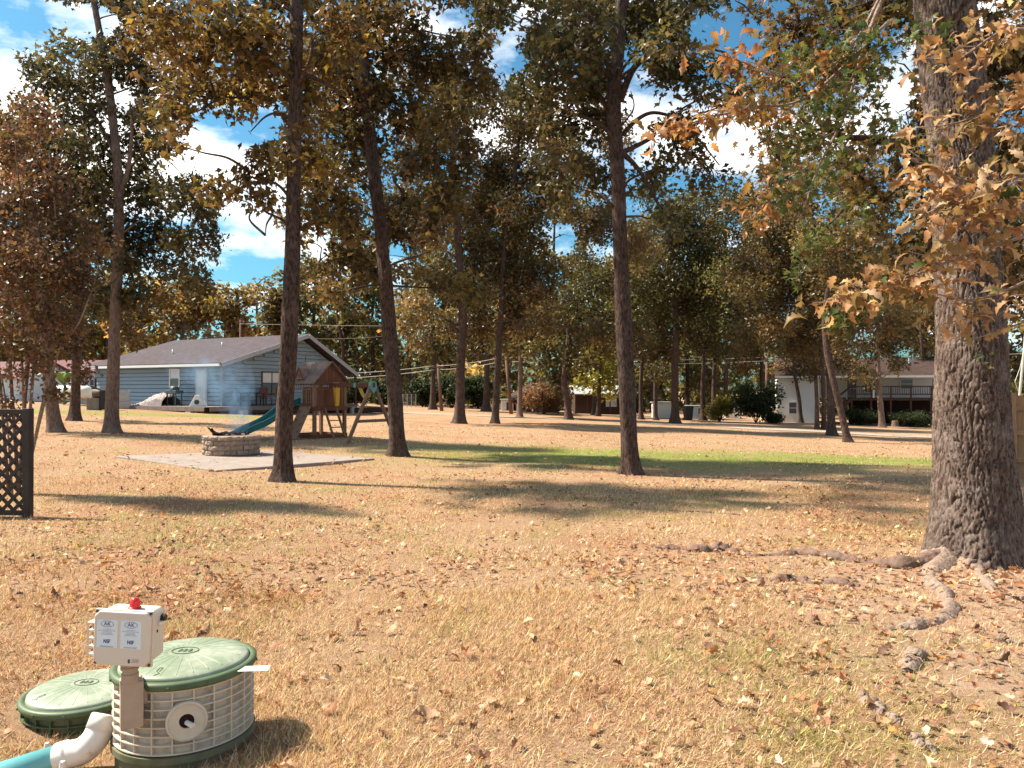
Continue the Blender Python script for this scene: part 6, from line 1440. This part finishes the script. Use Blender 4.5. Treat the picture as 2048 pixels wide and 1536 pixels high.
# ---------------------------------------------------------------- the white house on the right
M_wside = mat('white_lap_siding', (.66, .67, .65), .65, .25, vary=.03); M_rail = mat('dark_stained_wood', (.085, .04, .03), .7, .2); M_dark = mat('under_porch_shade', (.03, .018, .015), .8, .1)
YW = 62.0; wb = gx(1595, YW); zW = wb.z - .05
wh = thing('white_house', 'white two level house with brown roof and raised porch', 'house', (wb.x, YW, zW), R(-17))
s = YW / FPX
def lx(px): return (px - 1595) * s
def lz(py): return CAMZ + (HZ - py) / FPX * YW - zW
LW0, LW1 = lx(1558), lx(1634); Hh = lz(757)
core = MB().box(((LW0 + LW1) / 2, 4, Hh / 2), (LW1 - LW0 - .06, 7.9, Hh)).build('wall', M_wside, wh)
z = .05
while z < Hh - .1:
    p, q = Vector((LW0, 0, 0)), Vector((LW1, 0, 0)); V_ = [(LW0, .02, z), (LW1, .02, z), (LW1, -.02, z), (LW0, -.02, z), (LW0, .03, z + .19), (LW1, .03, z + .19), (LW1, .005, z + .19), (LW0, .005, z + .19)]
    MB().add(V_, [(3, 2, 1, 0), (4, 5, 6, 7), (3, 7, 6, 2), (0, 1, 5, 4), (0, 4, 7, 3), (1, 2, 6, 5)]).build('siding_board', M_wside, core); z += .19
for x in (LW0, LW1): MB().box((x, -.01, Hh / 2), (.12, .10, Hh)).build('corner_board', M_trimw, wh)
window(wh, (lx(1586), -.02, lz(816)), (1, 0, 0), .62, .95, (0, -1, 0), 1, 2); MB().box((lx(1563), -.04, lz(806)), (.12, .08, .26)).build('meter_box', M_black, wh)
# upper storey behind the porch
UX1 = lx(1846); fz_ = lz(795)
up = MB().box(((LW1 + UX1) / 2, 4.6, (fz_ + lz(752)) / 2), (UX1 - LW1, 5.6, lz(752) - fz_)).build('upper_wall', M_wside, wh)
for k in range(9):
    z = fz_ + .2 * k
    if z + .19 < lz(752): MB().box(((LW1 + UX1) / 2, 1.79, z + .1), (UX1 - LW1 - .02, .03, .185)).build('siding_board', M_wside, up)
for (px, w, h, py) in ((1733, .8, 1.0, 772), (1800, .9, .8, 768), (1700, .75, 1.7, 777)): window(wh, (lx(px), 1.77, lz(py)), (1, 0, 0), w, h, (0, -1, 0), 1, 2)
window(wh, (UX1 + .01, 3.4, lz(775)), (0, 1, 0), 1.0, 1.3, (1, 0, 0), 2, 2)
ey, ry = -.55, 4.2; ez, rz2 = lz(755), lz(716); X0, X1 = LW0 - .25, UX1 + .5
def slab_roof(V_): V_ = [Vector(v) for v in V_]; MB().add(V_ + [v + Vector((0, 0, .12)) for v in V_], [(3, 2, 1, 0), (4, 5, 6, 7), (0, 1, 5, 4), (1, 2, 6, 5), (2, 3, 7, 6), (3, 0, 4, 7)]).build('roof', M_roofb, wh)
slab_roof([(X0, ey, ez), (X1, ey, ez), (X1, ry, rz2), (X0, ry, rz2)]); slab_roof([(X0, ry + .001, rz2), (X1, ry + .001, rz2), (X1, 8.6, ez), (X0, 8.6, ez)])
MB().box(((X0 + X1) / 2, ey - .03, ez + .04), (X1 - X0, .05, .16)).build('eave_board', M_trimw, wh); MB().box((lx(1812), 2.6, lz(724)), (.35, .35, .7)).build('roof_vent', M_ac, wh)
# porch deck, rails, stairs
P0, P1, PY = lx(1694), lx(1868), -.35
pdk = MB().box(((P0 + P1) / 2, .75, fz_ - .10), (P1 - P0, 2.1, .16)).build('porch_deck', M_rail, wh)
MB().box(((P0 + P1) / 2, 1.7, fz_ / 2 - .12), (P1 - P0, .06, fz_ - .2)).build('porch_shade_panel', M_dark, wh)  # dark panel: the shade under the porch is put into its colour
for k in range(6):
    x = P0 + (P1 - P0) * k / 5; MB().box((x, PY, fz_ + .42), (.10, .10, 1.0)).build('rail_post', M_rail, pdk); MB().box((x, PY + .12, fz_ / 2 - .1), (.14, .14, fz_ - .15)).build('porch_pier', M_rail, wh)
for h in (.88, .28): MB().box(((P0 + P1) / 2, PY, fz_ + h), (P1 - P0, .05, .09)).build('rail', M_rail, pdk)
nbal = 44
for k in range(nbal): MB().box((P0 + (P1 - P0) * (k + .5) / nbal, PY, fz_ + .58), (.03, .03, .58)).build('baluster', M_rail, pdk)
for k in range(6): MB().box((P0 - .15 - .22 * k, .1, fz_ - .18 * (k + 1)), (.28, .9, .05)).build('stair_tread', M_rail, wh)
for y in (-.33, .53): MB().beam((P0, y, fz_ + .88), (P0 - 1.3, y, fz_ - .2), .05, .08).build('stair_rail', M_rail, wh)
for y in (-.33, .53): MB().beam((P0, y, fz_ - .1), (P0 - 1.45, y, fz_ - 1.3), .05, .22).build('stringer', M_rail, wh)
# two columns that carry the porch roof
for px in (1733, 1852): MB().box((lx(px), PY + .02, (fz_ + ez) / 2), (.12, .12, ez - fz_)).build('porch_column', M_trimw, wh)

# ---------------------------------------------------------------- shrubs
def shrub(name, label, px, Y, w, h, pal, seed, size=.12, group='shrubs by the houses', od=1.6, tm=FAR):
    base = np.array(gx(px, Y)); root = thing(name, label, 'shrub', tuple(base), 0, group); r = np.random.default_rng(seed)
    cs = []; rs = []
    for i in range(7):
        a = i * 2.4; rr = w * .5 * (.2 + .5 * r.random()); cs.append(base + np.array([rr * math.cos(a), rr * .7 * math.sin(a), h * r.uniform(.25, .72)])); rs.append(np.array([w * .28, w * .28, h * .28]))
    cl = foliage('crown', cs, rs, od, tm, size, pal, M_leaf_far, root, 10, w * .05, base, False, seed, cap=5000)
    for c in cs:
        mb = MB(); mb.tube([(0, 0, -.05), tuple((c - base) * np.array([.5, .5, .6])), tuple(c - base)], [.03, .02, .008], 5); mb.build('stem', M_bark_dark, root)
DGREEN = ([(.035, .05, .02), (.05, .065, .025), (.03, .04, .018)], [2, 2, 2])
shrub('evergreen_bush', 'tall dark evergreen bush left of the white siding', 1512, 56, 3.2, 3.2, DGREEN, 701, .2)
shrub('evergreen_bush', 'low dark bush at the corner of the white siding', 1545, 57, 1.6, 1.2, DGREEN, 702, .14)
shrub('yellow_shrub', 'loose yellow green shrub right of the bin', 1440, 57, 2.2, 2.0, YELLOWG, 703, .16, od=1.1)
shrub('hedge_bush', 'clipped dark bush under the porch, left of the pale trunk', 1722, 60, 2.7, 1.3, DGREEN, 704, .12)
shrub('hedge_bush', 'clipped dark bush under the porch, right of the pale trunk', 1822, 59, 2.8, 1.2, DGREEN, 705, .12)
shrub('brush_pile', 'big tangled brown bush in front of the cabin', 1088, 61, 4.6, 2.6, RUST, 706, .2, od=1.5)
shrub('evergreen_bush', 'dark bush at the foot of the wood, left of the leaning oak', 700, 70, 4.0, 3.0, DGREEN, 707, .25)
for i, (px, w, h, lab_) in enumerate(((845, 3.2, 3.0, 'dark undergrowth bush left of the central oak pair'), (905, 3.5, 3.4, 'dark undergrowth bush behind the left central oak'), (955, 3.4, 3.6, 'dark undergrowth bush between the central oaks'), (1262, 3.4, 2.6, 'dark undergrowth bush behind the tall dark oak'), (760, 3.6, 2.8, 'dark undergrowth bush behind the leaning oak'))):
    shrub('undergrowth_bush', lab_, px, 74 + i, w, h, DGREEN, 720 + i, .28, 'undergrowth at the wood edge', od=1.5)

# ---------------------------------------------------------------- cabin, shed, trailer, bin, stump, poles
M_log = mat('dark_cabin_board', (.075, .042, .032), .8, .2, vary=.1); M_brick = mat('chimney_brick', (.22, .11, .08), .9, .1, c2=(.28, .15, .11), nscale=14)
YC = 68.0; cbn = gx(1075, YC); s = YC / FPX; zC = cbn.z - .05; cabin = thing('cabin', 'dark brown gabled cabin with brick chimney beyond the road', 'cabin', (cbn.x, YC, zC), R(5))
wl_, wr_ = (1036 - 1075) * s, (1118 - 1075) * s; ce, cp = CAMZ + (HZ - 793) / FPX * YC - zC, CAMZ + (HZ - 768) / FPX * YC - zC
MB().add([(wl_, 0, 0), (wr_, 0, 0), (wr_, 0, ce), (.1, 0, cp - .1), (wl_, 0, ce), (wl_, 6, 0), (wr_, 6, 0), (wr_, 6, ce), (.1, 6, cp - .1), (wl_, 6, ce)], [(0, 1, 2, 3, 4), (9, 8, 7, 6, 5), (1, 6, 7, 2), (5, 0, 4, 9)]).build('wall', M_log, cabin)
for sg in (-1, 1):
    xe = (wl_ - .45) if sg < 0 else (wr_ + .45); V_ = [(xe, -.5, ce - .12), (.1, -.5, cp), (.1, 6.4, cp), (xe, 6.4, ce - .12)]; V_ = V_ if sg > 0 else V_
    MB().add(V_ + [(x, y, z + .12) for x, y, z in V_], [(0, 1, 2, 3), (7, 6, 5, 4), (4, 5, 1, 0), (5, 6, 2, 1), (6, 7, 3, 2), (7, 4, 0, 3)]).build('roof', M_roofb, cabin); MB().beam((xe, -.53, ce - .08), (.1, -.53, cp + .04), .05, .16).build('rake_board', M_fascia, cabin)
MB().box((.45, -.25, (cp + .5) / 2), (.65, .45, cp + .5)).build('chimney', M_brick, cabin, bevel=.02); window(cabin, (1.35, -.01, 1.75), (1, 0, 0), .7, .9, (0, -1, 0), 1, 2, M_blind)
for k in range(10):
    z = .1 + k * .22
    if z < ce: MB().box(((wl_ + wr_) / 2, -.02, z), (wr_ - wl_ - .1, .04, .20)).build('wall_board', M_log, cabin)
p0, p1 = gx(1150, 70), gx(1240, 70); low = thing('low_porch_shed', 'long low dark shed with pale roof right of cabin', 'shed', tuple((p0 + p1) / 2)); Wl = p1.x - p0.x
MB().box((0, 1.5, .9), (Wl, 3, 1.8)).build('wall', M_log, low); MB().add([(-Wl / 2 - .3, -1.2, 1.75), (Wl / 2 + .3, -1.2, 1.75), (Wl / 2 + .3, 3.2, 2.5), (-Wl / 2 - .3, 3.2, 2.5), (-Wl / 2 - .3, -1.2, 1.85), (Wl / 2 + .3, -1.2, 1.85), (Wl / 2 + .3, 3.2, 2.6), (-Wl / 2 - .3, 3.2, 2.6)], [(3, 2, 1, 0), (4, 5, 6, 7), (0, 1, 5, 4), (1, 2, 6, 5), (2, 3, 7, 6), (3, 0, 4, 7)]).build('roof', M_ac, low)
for k in range(5): MB().box((-Wl / 2 + Wl * k / 4, -1.0, .85), (.1, .1, 1.75)).build('post', M_log, low)
window(low, (Wl * .30, -.02, 1.1), (1, 0, 0), .9, .8, (0, -1, 0), 2, 1, M_blind)
def box_shed(name, lab, cat, px0, px1, Y, top_py, door=True, m=None):
    a, b = gx(px0, Y), gx(px1, Y); c = (a + b) / 2; t = thing(name, lab, cat, tuple(c)); W = b.x - a.x; H = CAMZ + (HZ - top_py) / FPX * Y - c.z
    MB().box((0, 1.2, H / 2), (W, 2.4, H)).build('wall', m or M_wside, t, bevel=.03); MB().box((0, 1.2, H + .03), (W + .2, 2.6, .07)).build('roof', M_ac, t)
    if door: MB().box((W * .2, -.03, H * .42), (W * .3, .05, H * .72)).build('door', M_gr, t)
    return t, W, H
box_shed('garden_shed', 'small white shed with dark door left of the cabin', 'shed', 1002, 1022, 70, 800)
box_shed('trailer', 'white box trailer in the shade behind the slim trunks', 'trailer', 1314, 1347, 60, 806, False)
t_, W, H = box_shed('garage', 'low pale garage with small window behind the bin', 'garage', 1384, 1424, 66, 813, False); window(t_, (0, -.01, H * .6), (1, 0, 0), .8, .6, (0, -1, 0), 2, 1)
box_shed('far_shed', 'pale shed glimpsed beneath the dark evergreen bush', 'shed', 1452, 1478, 68, 815, False)
box_shed('carport', 'beige carport wall left of the white siding', 'carport', 1538, 1560, 64, 816, False, M_boxp)
bb = gx(1376, 57); bn2 = thing('wheelie_bin', 'black wheeled rubbish bin standing by the road', 'bin', tuple(bb), R(8)); M_bin = mat('bin_plastic', (.022, .018, .018), .5, .4)
MB().add([(-.24, -.26, .05), (.24, -.26, .05), (.24, .24, .05), (-.24, .24, .05), (-.31, -.34, .98), (.31, -.34, .98), (.31, .33, .98), (-.31, .33, .98)], [(3, 2, 1, 0), (4, 5, 6, 7), (0, 1, 5, 4), (1, 2, 6, 5), (2, 3, 7, 6), (3, 0, 4, 7)]).build('body', M_bin, bn2, bevel=.02)
ld_ = MB().add([(-.34, -.38, .985), (.34, -.38, .985), (.34, .38, .985), (-.34, .38, .985), (-.30, -.30, 1.06), (.30, -.30, 1.06), (.30, .36, 1.10), (-.30, .36, 1.10)], [(3, 2, 1, 0), (4, 5, 6, 7), (0, 1, 5, 4), (1, 2, 6, 5), (2, 3, 7, 6), (3, 0, 4, 7)]).build('lid', M_bin, bn2, bevel=.015); MB().tube([(-.25, .40, .98), (.25, .40, .98)], .02, 8).build('handle', M_bin, ld_)
for x in (-.27, .27): MB().lathe([(.001, .03), (.11, .03), (.12, 0), (.11, -.03), (.001, -.03)], 16, c=(x, .25, .11), M=Matrix.Rotation(R(90), 3, 'Y')).build('wheel', M_black, bn2)
st_ = gp(1790, 853); stp = thing('tree_stump', 'short cut stump beside the pale trunk before the porch', 'stump', tuple(st_)); V_, F_ = tube_geo([(0, 0, -.05), (0, 0, .08), (0, 0, .42)], [.30, .25, .23], 14); MB().add(V_, F_).build('stump_body', M_bark_pale, stp)
MB().lathe([(.0005, .428), (.21, .426), (.225, .42)], 14).build('cut_face', mat('cut_wood', (.45, .30, .18), .8, .1), stp)
# chain link fence piece far left of centre
f0, f1 = gx(806, 72), gx(832, 72); cf = thing('chain_fence', 'short run of grey mesh fence left of centre at the wood', 'fence', tuple(f0)); 
for k in range(4): MB().tube([(k * .4, 0, -.1), (k * .4, 0, 1.2)], .03, 8).build('post', M_ac, cf)
for k in range(9): MB().box((.6, 0, .1 + k * .13), (1.25, .012, .02)).build('fence_wire', M_ac, cf)
# utility poles and lines
M_pole = mat('creosote_pole', (.13, .075, .055), .9, .1, c2=(.18, .11, .085), nscale=6, stretch=(4, 4, .4)); M_wire = mat('power_cable', (.42, .38, .34), .5, .3)
pole_tops = []
for (px, ppx, Y, top, lab_) in ((884, 876, 62, 728, 'short leaning wooden pole between the far trunks'), (1023, 1012, 60, 712, 'leaning wooden utility pole left of the pale slim trunk'), (1533, 1534, 66, 712, 'dark upright utility pole behind the evergreen bush'), (481, 481, 78, 640, 'wooden pole rising behind the grey roof ridge')):
    g = gx(px, Y); t = at(ppx, top, Y); root = thing('utility_pole', lab_, 'pole', tuple(g), 0, 'utility poles'); MB().tube([(0, 0, -.3), tuple(t - g)], [.15, .11], 12).build('pole_shaft', M_pole, root, smooth=True)
    MB().box(tuple(t - g + Vector((0, -.12, -.25))), (1.0, .08, .10)).build('cross_arm', M_pole, root); MB().lathe([(.001, .12), (.05, .1), (.05, 0)], 8, c=tuple(t - g + Vector((.35, -.12, -.2)))).build('insulator', M_ac, root); pole_tops.append(t)
def cable(p, q, sag, lab_, rad=.022):
    pts = [Vector(p).lerp(Vector(q), t) - Vector((0, 0, sag * 4 * t * (1 - t))) for t in np.linspace(0, 1, 16)]
    o = link('power_line', MB().tube([v - Vector(p) for v in pts], rad, 5).mesh('power_line', M_wire, True)); o.location = p; tag(o, lab_, 'cable', 'power lines over the road')
P4, P1_, P2_, P3_ = pole_tops[3], pole_tops[0], pole_tops[1], pole_tops[2]
for k, dz in enumerate((0, -.32)):
    w_ = ['upper', 'lower'][k]
    cable(P2_ + Vector((.3, -.12, dz - .1)), P3_ + Vector((0, -.12, dz - .1)), .25, w_ + ' power line from the leaning utility pole to the upright pole'); cable(P1_ + Vector((0, -.1, dz - .15)), P2_ + Vector((-.3, -.12, dz - .1)), .12, w_ + ' power line between the two leaning poles')
    cable(at(640, 748 + 10 * k, 66), P1_ + Vector((-.3, -.1, dz - .15)), .15, w_ + ' power line from behind the house to the short pole')
cable(P4 + Vector((0, -.2, -.4)), at(1460, 652, 80), .2, 'highest power line running behind the tree crowns'); cable(at(600, 676, 60), at(800, 668, 70), .2, 'thin power line rising right from the gable peak')
cable(P3_ + Vector((0, -.15, -.2)), at(2090, 705, 64), .2, 'power line running right from the upright pole')
